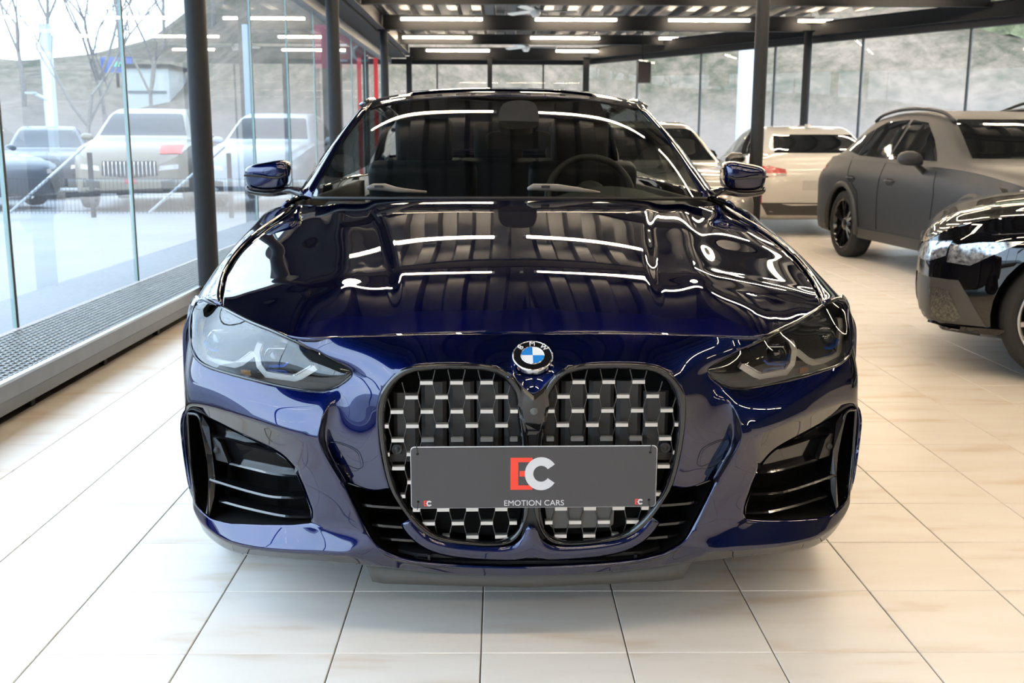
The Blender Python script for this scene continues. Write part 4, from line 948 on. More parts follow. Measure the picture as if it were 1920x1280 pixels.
# ---- front fenders
def fender(sd):
    st = [.50, .62, .74, .84, .96, 1.08, 1.20, 1.32, 1.45, 1.60]
    rows = []
    for v in st:
        u0, w0 = float(ugap(v)), float(wgap(v))
        dv = abs(v-.84); R = .365
        wa = .335+math.sqrt(max(R*R-dv*dv, 0)) if dv < R else .22
        ub = float(np.interp(v, [.5, .62, .74, .96], [.897, .908, .918, .926]))
        rr = [(u0+.003, w0), (u0+(ub-u0)*.52, w0-.012), (u0+(ub-u0)*.85, w0-.036), (ub, w0-.09), (ub+.002, (w0-.09)*.55+wa*.45), (ub+.004, wa+.03), (ub+.002, wa), (ub-.03, wa-.002 if dv < R else wa)]
        rows.append([(-u if sd == 0 else u, v, w) for u, w in rr])
    # front closing row to the lamp
    f0 = [PX(378, 564, .47), PX(372, 562, .475)]
    n = len(rows[0]); vs = [p for r in rows for p in r]; fs = []
    for i in range(len(rows)-1):
        for j in range(n-1):
            a = (i*n+j, i*n+j+1, (i+1)*n+j+1, (i+1)*n+j); fs.append(a if sd == 0 else a[::-1])
    # nose of the fender: from lamp corner back to the first row
    b = len(vs); nose = [PX(415.5, 577, .415), PX(399, 569, .438), PX(380, 564, .466), Vector((-.889, .490, .715))]
    nose = [Vector((p.x if sd == 0 else -p.x, p.y, p.z)) for p in nose]; vs += [tuple(p) for p in nose]
    for j in range(3):
        a = (b+j, b+j+1, j+1, j); fs.append(a if sd == 0 else a[::-1])
    o = mesh('front_fender', vs, fs, M_BLUE, hero, smooth=True, sub=2)
    md = o.modifiers.new('thick', 'SOLIDIFY'); md.thickness = .012; md.offset = -1
fender(0); fender(1)

# ---- sides behind the fender, roof and tail
def grid(name, rows, m, sub=2, thick=.012, parent=hero, flip=False, mirror=False):
    n = len(rows[0]); vs = [p for r in rows for p in r]
    fs = [(i*n+j, i*n+j+1, (i+1)*n+j+1, (i+1)*n+j) for i in range(len(rows)-1) for j in range(n-1)]
    if mirror: vs = [(-x, y, z) for x, y, z in vs]; flip = not flip
    if flip: fs = [f[::-1] for f in fs]
    o = mesh(name, vs, fs, m, parent, smooth=True, sub=sub)
    if thick:
        md = o.modifiers.new('thick', 'SOLIDIFY'); md.thickness = thick; md.offset = -1
    return o
def siderow(v):
    taper = .0 if v < 3.9 else .10*((v-3.9)/.85)**2
    ub = .926-taper; dv = abs(v-3.70); R = .365
    wa = .335+math.sqrt(R*R-dv*dv) if dv < R else .20
    bw = .985+.02*min(1, (v-1.6)/2.0); bu = float(np.interp(v, [1.6, 2.2, 3.6, 4.7], [.835, .86, .85, .74]))
    return [(-(bu-.02), v, bw), (-bu, v, bw-.015), (-(ub-.008), v, bw-.12), (-ub, v, .74), (-(ub-.006), v, (.70+wa)/2), (-(ub+.002), v, wa+.03), (-(ub-.03), v, wa)]
for mi in (False, True):
    for nm, stv in (('front_door', [1.605, 1.9, 2.3, 2.655]), ('rear_door', [2.665, 2.9, 3.15, 3.33]), ('quarter_panel', [3.34, 3.42, 3.55, 3.70, 3.85, 3.98, 4.07, 4.3, 4.55, 4.72])):
        grid(nm, [siderow(v) for v in stv], M_BLUE, mirror=mi, flip=True)
RC = spl([2.33, 2.5, 2.75, 3.1, 3.5, 3.8], [1.392, 1.425, 1.443, 1.446, 1.425, 1.395])
RU = spl([2.33, 2.6, 3.1, 3.8], [.585, .60, .60, .56])
def roofrow(v):
    c, e = float(RC(v)), float(RU(v))
    return [(k*e, v+(.05*abs(k)**2 if v < 2.5 else 0), c-.055*abs(k)**3.2) for k in (-1, -.93, -.75, -.45, 0, .45, .75, .93, 1)]
grid('roof', [roofrow(v) for v in (2.335, 2.37, 2.5, 2.75, 3.1, 3.5, 3.78)], M_BLUE)
mesh('sunroof', [(x*.42*(1 if abs(x) < 1 else 1), v, float(RC(v))-.055*abs(x*.7)**3.2+.004) for v in (2.5, 2.75, 3.1, 3.4) for x in (-1, -.5, 0, .5, 1)],
     [(i*5+j, i*5+j+1, i*5+j+6, i*5+j+5) for i in range(3) for j in range(4)], M_DARKGLASS, hero, smooth=True, sub=2)
grid('rear_window', [[(k*e, v, w-.05*abs(k)**3) for k in (-1, -.6, 0, .6, 1)] for v, w, e in ((3.79, 1.39, .55), (4.05, 1.30, .58), (4.36, 1.14, .62))], M_CARGLASS, thick=0)
grid('tailgate', [[(k*e, v-.05*abs(k)**3, w-.03*abs(k)**3) for k in (-1, -.7, 0, .7, 1)] for v, w, e in ((4.37, 1.14, .66), (4.6, 1.10, .68), (4.76, 1.09, .70), (4.77, 1.0, .74), (4.74, .75, .78))], M_BLUE)
grid('rear_bumper', [[(k*e, v-.12*abs(k)**4, w) for k in (-1, -.7, 0, .7, 1)] for v, w, e in ((4.75, .75, .86), (4.80, .6, .88), (4.79, .4, .88), (4.7, .22, .84))], M_BLUE)

# windscreen between the pillars
WS = [[(-.737, 1.700, .992), (-.66, 1.60, .996), (-.40, 1.50, 1.004), (0, 1.455, 1.008)],
      [(-.712, 1.860, 1.088), (-.60, 1.79, 1.115), (-.36, 1.73, 1.135), (0, 1.71, 1.143)],
      [(-.660, 2.080, 1.215), (-.54, 2.03, 1.246), (-.32, 1.99, 1.268), (0, 1.975, 1.277)],
      [(-.572, 2.375, 1.356), (-.46, 2.34, 1.373), (-.27, 2.325, 1.385), (0, 2.32, 1.390)]]
WS = [r+[(-x, y, z) for x, y, z in r[-2::-1]] for r in WS]
grid('windscreen', WS, M_CARGLASS, sub=3, thick=0, flip=False)
def band_mesh(A, B): return A, B
for sd in (-1, 1):
    ins = [(-.737, 1.705, .99), (-.715, 1.86, 1.086), (-.664, 2.08, 1.213), (-.576, 2.38, 1.357)]
    mid = [(-.775, 1.735, 1.0), (-.738, 1.90, 1.095), (-.684, 2.11, 1.222), (-.600, 2.40, 1.366)]
    out = [(-.805, 1.80, .99), (-.765, 1.96, 1.085), (-.708, 2.16, 1.205), (-.622, 2.45, 1.348)]
    grid('windscreen_pillar', [[(-sd*x, y, z) for x, y, z in r] for r in zip(ins, mid, out)], M_BLUE, sub=2, flip=sd < 0)
    # side glass and the roof rail above it
    top = [(-.625, 2.45, 1.345), (-.640, 2.75, 1.372), (-.640, 3.1, 1.375), (-.60, 3.6, 1.34), (-.58, 3.8, 1.30)]
    bot = [(-.815, 1.82, .99), (-.835, 2.3, 1.0), (-.84, 2.9, 1.0), (-.80, 3.5, 1.02), (-.75, 3.95, 1.06)]
    midg = [tuple((a+b)/2-(.02 if k == 0 else 0) for k, (a, b) in enumerate(zip(p, q))) for p, q in zip(top, bot)]
    grid('side_window', [[(-sd*x, y, z) for x, y, z in r] for r in (top, midg, bot)], M_CARGLASS, sub=2, thick=0, flip=sd < 0)
    rail = [(-.588, 2.42, 1.362), (-.60, 2.6, 1.385), (-.60, 3.1, 1.392), (-.565, 3.8, 1.345)]
    rl2 = [(-.63, 2.45, 1.343), (-.648, 2.65, 1.365), (-.648, 3.1, 1.37), (-.61, 3.75, 1.31)]
    grid('roof_rail', [[(-sd*x, y, z) for x, y, z in r] for r in (rail, rl2)], M_GLOSSBLACK, sub=1, flip=sd < 0)
    grid('rear_pillar', [[(-sd*x, y, z) for x, y, z in r] for r in ([(-.56, 3.76, 1.35), (-.60, 4.1, 1.26), (-.66, 4.42, 1.12)], [(-.62, 3.72, 1.28), (-.72, 4.0, 1.12), (-.76, 4.35, 1.02)])], M_BLUE, sub=1, flip=sd < 0)
# cowl strip, wipers
grid('cowl', [[(x, float(vre(min(abs(x), .8)))-.02, 1.0-.02*abs(x)**2) for x in (-.72, -.5, -.25, 0, .25, .5, .72)], [(x, 1.47+.42*abs(x)**2.2*.6+.02, .995-.012*abs(x)) for x in (-.72, -.5, -.25, 0, .25, .5, .72)]], M_SATINBLACK, sub=2, flip=True)
for (x0, x1) in (((-.33), -.06), ((.055), .33)):
    b = MB()
    a0, a1 = Vector((x0, 1.445, 1.022)), Vector((x1, 1.475, 1.012))
    if x0 < 0: pts = [PX(688, 353, 1.44), PX(700, 350.5, 1.45), PX(722, 351, 1.45), PX(745, 356, 1.45), PX(800, 360, 1.46)]
    else: pts = [PX(990, 354, 1.42), PX(1000, 350.5, 1.43), PX(1045, 352, 1.44), PX(1085, 356, 1.45), PX(1125, 361, 1.46)]
    b.tube(pts, [.006, .012, .013, .009, .004], 8)
    w = b.build('wiper', mat('wiper_grey', (.16, .15, .14), rough=.45), hero, smooth=True)
    MB().box((pts[1]+pts[2])/2+Vector((0, -.012, .003)), (.03, .01, .008)).build('washer_jet', M_SATINBLACK, w)

# ---- headlights
HT = [(374, 562.5, .478), (394, 567, .44), (414, 576.5, .42), (443, 591.5, .345), (473, 606, .275), (510, 620.5, .205), (548, 637, .152), (593, 658.5, .137), (630, 675.5, .114), (655, 688, .100), (663.5, 695, .096)]
HB = [(360, 590, .445), (357, 627, .402), (361, 656, .377), (375, 679, .337), (407, 694.5, .284), (473, 712.5, .207), (545, 728.5, .150), (604, 735.5, .117), (635, 725, .102), (655, 709, .094), (663.5, 699, .095)]
def lamp_surface(name, dv, m, sd, parent, inset=0., bulge=.018, sub=2, mid=(.33, .66)):
    T = [PX(x, y, v) for x, y, v in HT]; B = [PX(x, y, v) for x, y, v in HB]
    rows = []
    for k in (0,)+mid+(1,):
        r = []
        for t, b in zip(T, B):
            c = (t+b)/2; p = t.lerp(b, k); p = p.lerp(c, inset)
            p = p+Vector((0, dv-bulge*4*k*(1-k)*min(1, (t-b).length/.06), 0)); r.append((p.x*-sd if sd > 0 else p.x, p.y, p.z))
        rows.append(r)
    return grid(name, rows, m, sub=sub, thick=0, parent=parent, flip=(sd < 0))
def bar_from(pts, w, d, n=None):
    """a flat-fronted light bar following pixel+depth points"""
    P = [PX(*p) for p in pts]; b = MB(); W = w/2
    vs = []
    for i, p in enumerate(P):
        t = (P[min(i+1, len(P)-1)]-P[max(i-1, 0)]); t.normalize()
        s = t.cross(Vector((0, 1, 0))).normalized()
        # mitre
        if 0 < i < len(P)-1:
            t1 = (P[i]-P[i-1]).normalized(); s1 = t1.cross(Vector((0, 1, 0))).normalized(); k = 1/max(.6, s.dot(s1))
        else: k = 1
        for a, q in ((-W, 0), (W, 0), (W, d), (-W, d)): vs.append(p+s*a*k+Vector((0, q, 0)))
    fs = []
    for i in range(len(P)-1):
        for j in range(4): fs.append((i*4+j, i*4+(j+1) % 4, (i+1)*4+(j+1) % 4, (i+1)*4+j))
    fs += [(0, 1, 2, 3), tuple(len(vs)-4+j for j in (3, 2, 1, 0))]
    return vs, fs
M_LAMPGREY = mat('lamp_bezel_grey', (.16, .16, .16), rough=.35, metal=.3)
M_BLUEACC = mat('blue_lamp_accent', (.03, .14, .75), rough=.25, coat=1)
M_REFL = mat('lamp_reflector', (.6, .6, .6), rough=.15, metal=1)
def mir(vs, sd): return [(-v[0] if sd > 0 else v[0], v[1], v[2]) for v in vs]
for sd in (-1, 1):
    hl = lamp_surface('headlight', .0, M_LENS, sd, hero)
    lamp_surface('lamp_housing', .086, M_MATTBLACK, sd, hl, bulge=-.004, sub=0)
    # side walls between lens rim and housing
    T = [PX(*p) for p in HT]; B = [PX(*p) for p in HB]; loop = T+B[::-1]
    rim = []; fs = []
    n = len(loop); c0 = sum(loop, Vector())/n
    for p in loop: rim += [p, p+Vector((0, .086, 0))]
    fs = [(2*i, 2*((i+1) % n), 2*((i+1) % n)+1, 2*i+1) for i in range(n)]
    mesh('lamp_wall', mir(rim, sd), fs, M_LAMPGREY, hl)
    # black seal around the lens
    seal = MB().tube([Vector(p) for p in mir([p+Vector((0, .004, 0)) for p in curve_pts(loop, 60, True)], sd)], .0055, 6, closed=True)
    seal.build('lamp_seal', M_GLOSSBLACK, hl, smooth=True)
    outer = [(378, 600, .44), (375, 625, .425), (384, 668, .37), (398, 677, .345), (440, 685, .285), (452, 681, .27), (478, 662, .245)]
    inner = [(487, 643, .235), (481, 660, .23), (486, 686, .215), (499, 702, .195), (553, 710, .155), (564, 706, .15), (592, 689, .14)]
    for nm, L, w, m_, d, off in (('daytime_light', outer, .0135, M_DRL, .02, 0), ('daytime_light', inner, .0135, M_DRL, .02, 0)):
        vs, fs = bar_from([(x, y, v+.02) for x, y, v in L], w, d); o = mesh('daytime_light', mir(vs, sd), fs, m_, hl)
        # chrome inner step
        cx = sum(p[0] for p in L)/len(L); cy = sum(p[1] for p in L)/len(L)-14
        L2 = [(x+(cx-x)*.13, y+(cy-y)*.17, v+.03) for x, y, v in L]
        vs, fs = bar_from(L2, .005, .03); mesh('chrome_step', mir(vs, sd), fs, M_REFL, hl)
        # fine ribs of the light guide
        b = MB()
        P = dens([PX(*p) for p in [(x+(cx-x)*.10, y+(cy-y)*.12, v+.028) for x, y, v in L][1:]], .0045, closed=False)
        for p in P: b.box(p, (.0018, .004, .006))
        b.v = mir(b.v, sd); b.build('light_guide_rib', M_SATINSILVER, hl)
    # brow strip
    vs, fs = bar_from([(408, 601, .41), (440, 608, .36), (490, 622, .27), (540, 642, .19), (575, 660, .155)], .007, .03); mesh('chrome_brow', mir(vs, sd), fs, M_REFL, hl)
    vs, fs = bar_from([(412, 590, .42), (450, 602, .35), (500, 625, .25), (545, 646, .18)], .018, .01); mesh('brow_panel', mir([Vector(v)+Vector((0, .03, 0)) for v in vs], sd), fs, M_LAMPGREY, hl)
    for (x, y, v, r) in ((412, 641, .41, .030), (518, 671, .25, .027)):
        c = PX(x, y, v+.02); R = Matrix.Translation((c.x if sd < 0 else -c.x, c.y, c.z)) @ Matrix.Rotation(math.pi/2, 4, 'X')
        o = MB().lathe([(0, .012), (r*.5, .010), (r*.9, .002), (r, -.01), (r, -.04)], 24, R).build('projector', mat('projector_lens', (.02, .025, .03), rough=.03, coat=1), hl, smooth=True)
        MB().lathe([(r, .0), (r*1.12, .004), (r*1.2, -.01), (r*1.1, -.03)], 24, R).build('projector_ring', M_REFL, o, smooth=True)
        s_ = 1
        pts = [(x-28, y-2, v), (x-23, y+11, v), (x-14, y+16, v), (x+14, y+15, v), (x+22, y+8, v)]
        vs, fs = bar_from(pts, .005, .02); mesh('blue_accent', mir(vs, sd), fs, M_BLUEACC, hl)
        vs, fs = bar_from([(a, b_-12, c_) for a, b_, c_ in ((x-16, y-6, v), (x+16, y-6, v))], .003, .02); mesh('chrome_accent', mir(vs, sd), fs, M_REFL, hl)
    vs, fs = bar_from([(452, 712-14, .27), (470, 700, .25)], .012, .01)
    mesh('side_marker', mir(vs, sd), fs, mat('amber_marker', (.5, .22, .04), rough=.3), hl)
    # dark wedge inboard of the lamp
    wd_ = [PX(664, 690, .098), PX(680, 693, .092), PX(702, 704, .072), PX(690, 703, .078), PX(668, 699, .094)]
    vs = [w+Vector((0, -.001, 0)) for w in wd_]+[w+Vector((0, .01, 0)) for w in wd_]
    mesh('lamp_wedge', mir(vs, sd), [(0, 1, 2, 3, 4), (9, 8, 7, 6, 5)]+[(i, (i+1) % 5, 5+(i+1) % 5, 5+i) for i in range(5)], M_GLOSSBLACK, hero)

# ---- side air intakes
for sd in (-1, 1):
    OL = [V[k] for k in ('o0', 'o1', 'o2', 'o3', 'o4', 'o5', 'o6', 'o7', 'o8', 'o9', 'o10', 'o11', 'o12', 'o13', 'o14', 'o15', 'o16', 'o17', 'o18')]
    P = [PX(*p) for p in OL]; n = len(P)
    vs = []
    c = sum(P, Vector())/n
    for p in P: vs += [p, p+Vector((.0, .006, 0)), p.lerp(Vector((c.x, p.y, c.z)), .02)+Vector((.02, .13, 0))]
    fs = []
    for i in range(n):
        j = (i+1) % n
        for k in (0, 1): fs.append((i*3+k, j*3+k, j*3+k+1, i*3+k+1))
    fs.append(tuple(i*3+2 for i in range(n)))
    intake = mesh('side_intake', mir(vs, sd), fs, M_VOID, hero)
    # vertical air-curtain frame at the outer end
    fr = [PX(*p) for p in ((352, 783, .375), (357, 775, .365), (372, 779, .345), (379, 800, .34), (390, 856, .335), (395, 900, .33), (393, 930, .325), (389, 962, .31), (383, 962, .315), (368, 946, .335), (364, 925, .35), (357, 865, .37))]
    b = MB().tube(curve_pts(fr, 48, True), .0045, 8, closed=True); b.v = mir(b.v, sd); b.build('curtain_frame', M_GLOSSBLACK, intake, smooth=True)
    blade = [PX(*p) for p in ((379, 779, .340), (392, 800, .335), (398, 852, .325), (404, 900, .315), (402, 930, .31), (392, 968, .295), (388, 962, .305), (391, 900, .325), (387, 850, .33), (378, 797, .335))]
    m_ = len(blade); vs = blade+[p+Vector((.01, .09, 0)) for p in blade]
    mesh('curtain_blade', mir(vs, sd), [tuple(range(m_)), tuple(range(2*m_-1, m_-1, -1))]+[(i, (i+1) % m_, m_+(i+1) % m_, m_+i) for i in range(m_)], M_GLOSSBLACK, intake)
    # sloped upper panel of the intake
    pan = [PX(*p) for p in ((382, 780, .36), (433, 808, .295), (489, 834, .23), (517, 848, .19), (540, 862, .17), (554, 882, .15), (556, 893, .15), (520, 889, .19), (470, 880, .25), (432, 872, .30), (404, 860, .33), (392, 815, .35))]
    m_ = len(pan); vs = [p+Vector((0, .02, 0)) for p in pan]
    mesh('intake_panel', mir(vs, sd), [tuple(range(m_))], M_GLOSSBLACK, intake)
    for L, rr in (((( 391, 817, .345), (430, 824, .29), (470, 835, .235), (505, 845, .195), (518, 846, .185)), .0042), (((430, 870, .29), (470, 880, .235), (513, 890, .18), (556, 894, .14)), .0048), (((393, 900, .315), (450, 918, .245), (500, 931, .185), (530, 934, .155), (572, 934, .135)), .0048), (((411, 940, .30), (470, 956, .22), (535, 969, .15), (584, 970, .125)), .0048)):
        pts = curve_pts([PX(*p) for p in L], 16)
        vs = []
        for i, p in enumerate(pts):
            r = rr*(1-.3*abs(i/15-.4))
            vs += [p+Vector((0, -.004, .001)), p+Vector((0, .002, r)), p+Vector((0, .05, r*.6)), p+Vector((0, .05, -r*.6)), p+Vector((0, .002, -r))]
        fs = [(i*5+j, i*5+(j+1) % 5, (i+1)*5+(j+1) % 5, (i+1)*5+j) for i in range(15) for j in range(5)]+[(0, 1, 2, 3, 4), (79, 78, 77, 76, 75)]
        mesh('intake_slat', mir(vs, sd), fs, M_GLOSSBLACK, intake, smooth=False)
    bk = [PX(*p) for p in ((395, 812, .34), (413, 830, .315), (428, 868, .29), (405, 862, .325))]
    vs = bk+[p+Vector((0, .03, 0)) for p in bk]
    mesh('sensor_bracket', mir(vs, sd), [(0, 1, 2, 3), (7, 6, 5, 4), (0, 1, 5, 4), (1, 2, 6, 5), (2, 3, 7, 6), (3, 0, 4, 7)], M_SATINBLACK, intake)
    c = PX(406, 844, .318); R = Matrix.Translation((c.x if sd < 0 else -c.x, c.y, c.z)) @ Matrix.Rotation(math.pi/2, 4, 'X')
    MB().lathe([(0, .004), (.0055, .004), (.007, .001), (.008, .003), (.0085, -.01)], 20, R).build('parking_sensor', M_SATINBLACK, intake, smooth=True)
    # round-cornered tow cover / sensor patch on the centre panel is a groove
    tc_ = [(614, 832), (628, 829.5), (650, 836), (668, 846), (674, 858), (676, 876), (668, 883), (655, 881), (632, 870), (619, 855)]
    tp = [PX(x, y, float(np.interp(x, [606, 640, 678, 713], [.090, .080, .062, .040]))-.0035) for x, y in tc_]
    b = MB().tube(curve_pts(tp, 40, True), .0008, 5, closed=True); b.v = mir(b.v, sd); b.build('cover_seam', M_GLOSSBLACK, hero)

# black air slot between the bumper blade and the centre panel
for sd in (-1, 1):
    rq = [('r2', 'q2'), ('r4', 'q4'), ('r5', 'q5'), ('r7', 'q7')]
    Ra = curve_pts([PT(V[a]).lerp(PT(V[c]), .45)+Vector((0, -.017, 0)) for a, c in rq], 24); Rb = curve_pts([PT(V[a]).lerp(PT(V[c]), 1.0)+Vector((0, -.014, 0)) for a, c in rq], 24)
    vs = []
    for k, (p, q) in enumerate(zip(Ra, Rb)):
        t_ = min(1, k/5); q = p.lerp(q, .15+.85*t_); vs += [p, q, q+Vector((0, .03, 0)), p+Vector((0, .03, 0))]
    mesh('air_slot', mir(vs, sd), [(i*4+j, i*4+(j+1) % 4, i*4+4+(j+1) % 4, i*4+4+j) for i in range(23) for j in range(4)]+[(0, 1, 2, 3), (95, 94, 93, 92)], M_GLOSSBLACK, hero)

# ---- kidney grille
KO = [(985, 744), (974, 722), (960, 704), (938, 690), (908, 682), (855, 680.5), (800, 682), (763, 688), (739, 703), (719, 728), (709.5, 754), (709.5, 803), (717, 858), (731, 914), (750, 949), (775, 982), (801, 1004), (838, 1016.5), (896, 1022), (940, 1022), (963, 1015), (978, 997), (987, 972), (992, 950), (993, 900), (991, 850), (988, 800), (986, 770)]
KI = [(969, 770), (966, 742), (956, 722), (941, 706), (922, 698), (900, 694.5), (855, 693), (805, 694.5), (773, 699), (750, 711), (732, 736), (724, 762), (724, 805), (730, 858), (744, 910), (764, 945), (787, 973), (810, 994), (842, 1006), (896, 1012), (935, 1012), (957, 1003), (972, 988), (978, 968), (980, 930), (979, 880), (976, 830), (972, 795)]
kv = spl([680, 760, 850, 960, 1023], [.010, .028, .040, .050, .052])
def KP(x, y, dv=0): return PX(x, y, float(kv(y))+dv)
grille = MB()
no = len(KO); NS = 84
def kloop(L, dv): return curve_pts([KP(x, y, dv) for x, y in L], NS, True)
for sd in (-1, 1):
    lp = [kloop(KO, .012), kloop(KO, -.008), [a.lerp(b_, .35)+Vector((0, -.012, 0)) for a, b_ in zip(kloop(KO, 0), kloop(KI, 0))], [a.lerp(b_, .8)+Vector((0, -.004, 0)) for a, b_ in zip(kloop(KO, 0), kloop(KI, 0))], kloop(KI, .006), kloop(KI, .06)]
    vs = [p for l in lp for p in l]; fs = [(i*NS+j, i*NS+(j+1) % NS, (i+1)*NS+(j+1) % NS, (i+1)*NS+j) for i in range(len(lp)-1) for j in range(NS)]
    fs = [f if sd < 0 else f[::-1] for f in fs]
    kid = mesh('kidney_grille', mir(vs, sd), fs, M_GLOSSBLACK, hero, smooth=True)
    # backing with vertical shutters
    v2, f2 = cdt_fill([(KP(x, y).x, KP(x, y).z) for x, y in KI], .05)
    mesh('grille_backing', mir([(x, .085+.02*0, z) for x, z in v2], sd), f2, M_VOID, kid)
    for k in range(5):
        xx = -.288+.0635*k
        top = PX(855, 700, .06).z-(.045 if k == 0 else 0)
        b = MB(); b.prism([(xx-.029, .002), (xx-.02, -.006), (xx+.02, -.006), (xx+.029, .002), (xx+.029, .01), (xx-.029, .01)], .49, min(top, .66), Matrix.Translation((0, .066, 0)))
        b.v = mir(b.v, sd); b.build('shutter', mat('shutter_plastic', (.022, .022, .023), rough=.5, noise=.25, nscale=9), kid)
    b = MB().box((-.20, .078, .478), (.40, .02, .018)); b.v = mir(b.v, sd); b.build('shutter_rail', M_SATINBLACK, kid)
    # tabs and their hexagonal wires
    ki2 = [(KP(x, y, .02).x, KP(x, y, .02).z) for x, y in KI]
    def inside(px, pz, L=ki2):
        c = False; n_ = len(L)
        for i in range(n_):
            x1, y1 = L[i]; x2, y2 = L[(i+1) % n_]
            if (y1 > pz) != (y2 > pz) and px < (x2-x1)*(pz-y1)/(y2-y1)+x1: c = not c
        return c
    q0 = KP(690+300/2.724, 620+257/2.724, .02); q1 = KP(690+606/2.724, 620+405/2.724, .02); q3 = KP(690+153/2.724, 620+680/2.724, .02)
    du = (q1.x-q0.x)/4; dw = (KP(800, 620+547/2.724, .02).z-q0.z)/4
    wires = MB(); tabw = .0285
    tabme = None
    yplane = lambda z: float(np.interp(z, [.30, .45, .68], [.060, .050, .022]))
    for r in range(-1, 13):
        for k in range(-6, 9):
            if (k+r) % 2: continue
            x = q0.x+du*k; z = q0.z+dw*r
            if x > -.015: continue
            y = yplane(z); x0, x1 = x-tabw/2, x+tabw/2
            c0, c1 = inside(x0, z), inside(x1, z)
            if (c0 and c1) or ((c0 or c1) and z < .60):
                if not c0: x0 = x-tabw*.1
                if not c1: x1 = x+tabw*.1
                b = MB(); h_ = .0040
                b.add([(x0, y-.004, z-h_), (x1, y-.004, z-h_), (x1, y-.004, z+h_), (x0, y-.004, z+h_), (x0, y-.001, z+h_*1.4), (x1, y-.001, z+h_*1.4), (x1, y+.012, z+h_*1.2), (x0, y+.012, z+h_*1.2), (x0, y+.012, z-h_*1.2), (x1, y+.012, z-h_*1.2)],
                      [(0, 1, 2, 3), (3, 2, 5, 4), (4, 5, 6, 7), (7, 6, 9, 8), (8, 9, 1, 0), (0, 3, 4, 7, 8), (1, 9, 6, 5, 2)])
                b.v = mir(b.v, sd); b.build('grille_tab', M_SATINSILVER, kid)
            for sgn in (-1, 1):
                for rz in (1,):
                    xa, xb = x+sgn*tabw*.45, x+sgn*(abs(du)-tabw*.45); z2 = z+dw*rz
                    if inside((xa+xb)/2, (z+z2)/2) and x < -.01: wires.tube([(xa, y+.004, z), (xb, yplane(z2)+.004, z2)], .0016, 5)
    wires.v = mir(wires.v, sd); tag(wires.build('grille_wire', mat('wire_black', (.02, .02, .02), rough=.25, coat=.5), kid), kind='stuff')
    # round sensors low in the outer corner
    cc = KP(744, 844, .0); R = Matrix.Translation((cc.x if sd < 0 else -cc.x, .048, cc.z)) @ Matrix.Rotation(math.pi/2, 4, 'X')
    MB().lathe([(0, .004), (.006, .004), (.0075, .001), (.009, .004), (.013, .003), (.014, -.02)], 16, R).build('parking_sensor', M_SATINBLACK, kid, smooth=True)
# radar panel (only behind the right-hand kidney)
b = MB(); rp = [PX(1022, 948, .062), PX(1152, 948, .062), PX(1150, 982, .066), PX(1143, 988, .066), PX(1036, 990, .066), PX(1026, 980, .066)]
vs = rp+[p+Vector((0, .01, 0)) for p in rp]
mesh('radar_panel', vs, [tuple(range(6)), tuple(range(11, 5, -1))]+[(i, (i+1) % 6, 6+(i+1) % 6, 6+i) for i in range(6)], mat('radar_grey', (.075, .075, .072), rough=.45), hero)
# divider between the kidneys with the camera
dvp = [(985, 744), (1000.5, 752), (1016, 744), (1020, 770), (1015, 800), (1012, 815), (1000.5, 820), (989, 815), (986, 800), (981, 770)]
P = [PX(x, y, float(np.interp(y, [740, 820], [.004, .030]))) for x, y in dvp]
P = [PX(x, y, d) for x, y, d in ((976, 722, .012), (1000.5, 742, .002), (1025, 722, .012), (1030, 760, .020), (1022, 800, .03), (1014, 818, .034), (987, 818, .034), (979, 800, .03), (971, 760, .020))]
Pc = [p.lerp(sum(P, Vector())/len(P), .25)+Vector((0, -.008, 0)) for p in P]
n = len(P); vs = [p+Vector((0, .04, 0)) for p in P]+P+Pc
mesh('kidney_divider', vs, [(k*n+i, k*n+(i+1) % n, (k+1)*n+(i+1) % n, (k+1)*n+i) for k in (0, 1) for i in range(n)]+[tuple(2*n+i for i in range(n))], M_GLOSSBLACK, hero)
P = [PX(x, y, d) for x, y, d in ((991, 815, .03), (1010, 815, .03), (1014, 900, .04), (1014, 960, .045), (1024, 1010, .05), (1000.5, 1016, .05), (977, 1010, .05), (987, 960, .045), (987, 900, .04))]
vs = P+[p+Vector((0, .05, 0)) for p in P]; n = len(P)
mesh('lower_divider', vs, [tuple(range(n)), tuple(range(2*n-1, n-1, -1))]+[(i, (i+1) % n, n+(i+1) % n, n+i) for i in range(n)], M_SATINBLACK, hero)
cc = PX(1001.5, 771, .004); R = Matrix.Translation(cc) @ Matrix.Rotation(math.pi/2, 4, 'X')
cam_o = MB().lathe([(.0, .003), (.003, .004), (.004, .001), (.0055, .002), (.0085, .001), (.009, -.02)], 20, R).build('front_camera', mat('camera_bezel', (.10, .10, .10), rough=.3), hero, smooth=True)

# body-coloured strip under the kidneys
sp = [(764, 972, .066), (776, 990, .064), (800, 1011, .062), (838, 1022, .060), (896, 1027.5, .058), (940, 1028, .057), (966, 1023, .056), (984, 1006, .055), (992, 985, .054), (1000.5, 979, .052)]
sp2 = [(764, 973, .068), (776, 993, .067), (800, 1015, .066), (838, 1028, .064), (896, 1034.5, .062), (940, 1036, .060), (966, 1036.5, .059), (984, 1037, .058), (994, 1037, .057), (1000.5, 1037, .056)]
A = [PX(*p) for p in sp]; Bp = [PX(*p) for p in sp2]
for p in (A[-1], Bp[-1]): p.x = 0
A += [Vector((-p.x, p.y, p.z)) for p in A[-2::-1]]; Bp += [Vector((-p.x, p.y, p.z)) for p in Bp[-2::-1]]
Md = [a.lerp(b_, .5)+Vector((0, -.006, 0)) for a, b_ in zip(A, Bp)]
grid('grille_surround', [[tuple(p) for p in r] for r in (A, Md, Bp)], M_BLUE, sub=2, thick=.02)
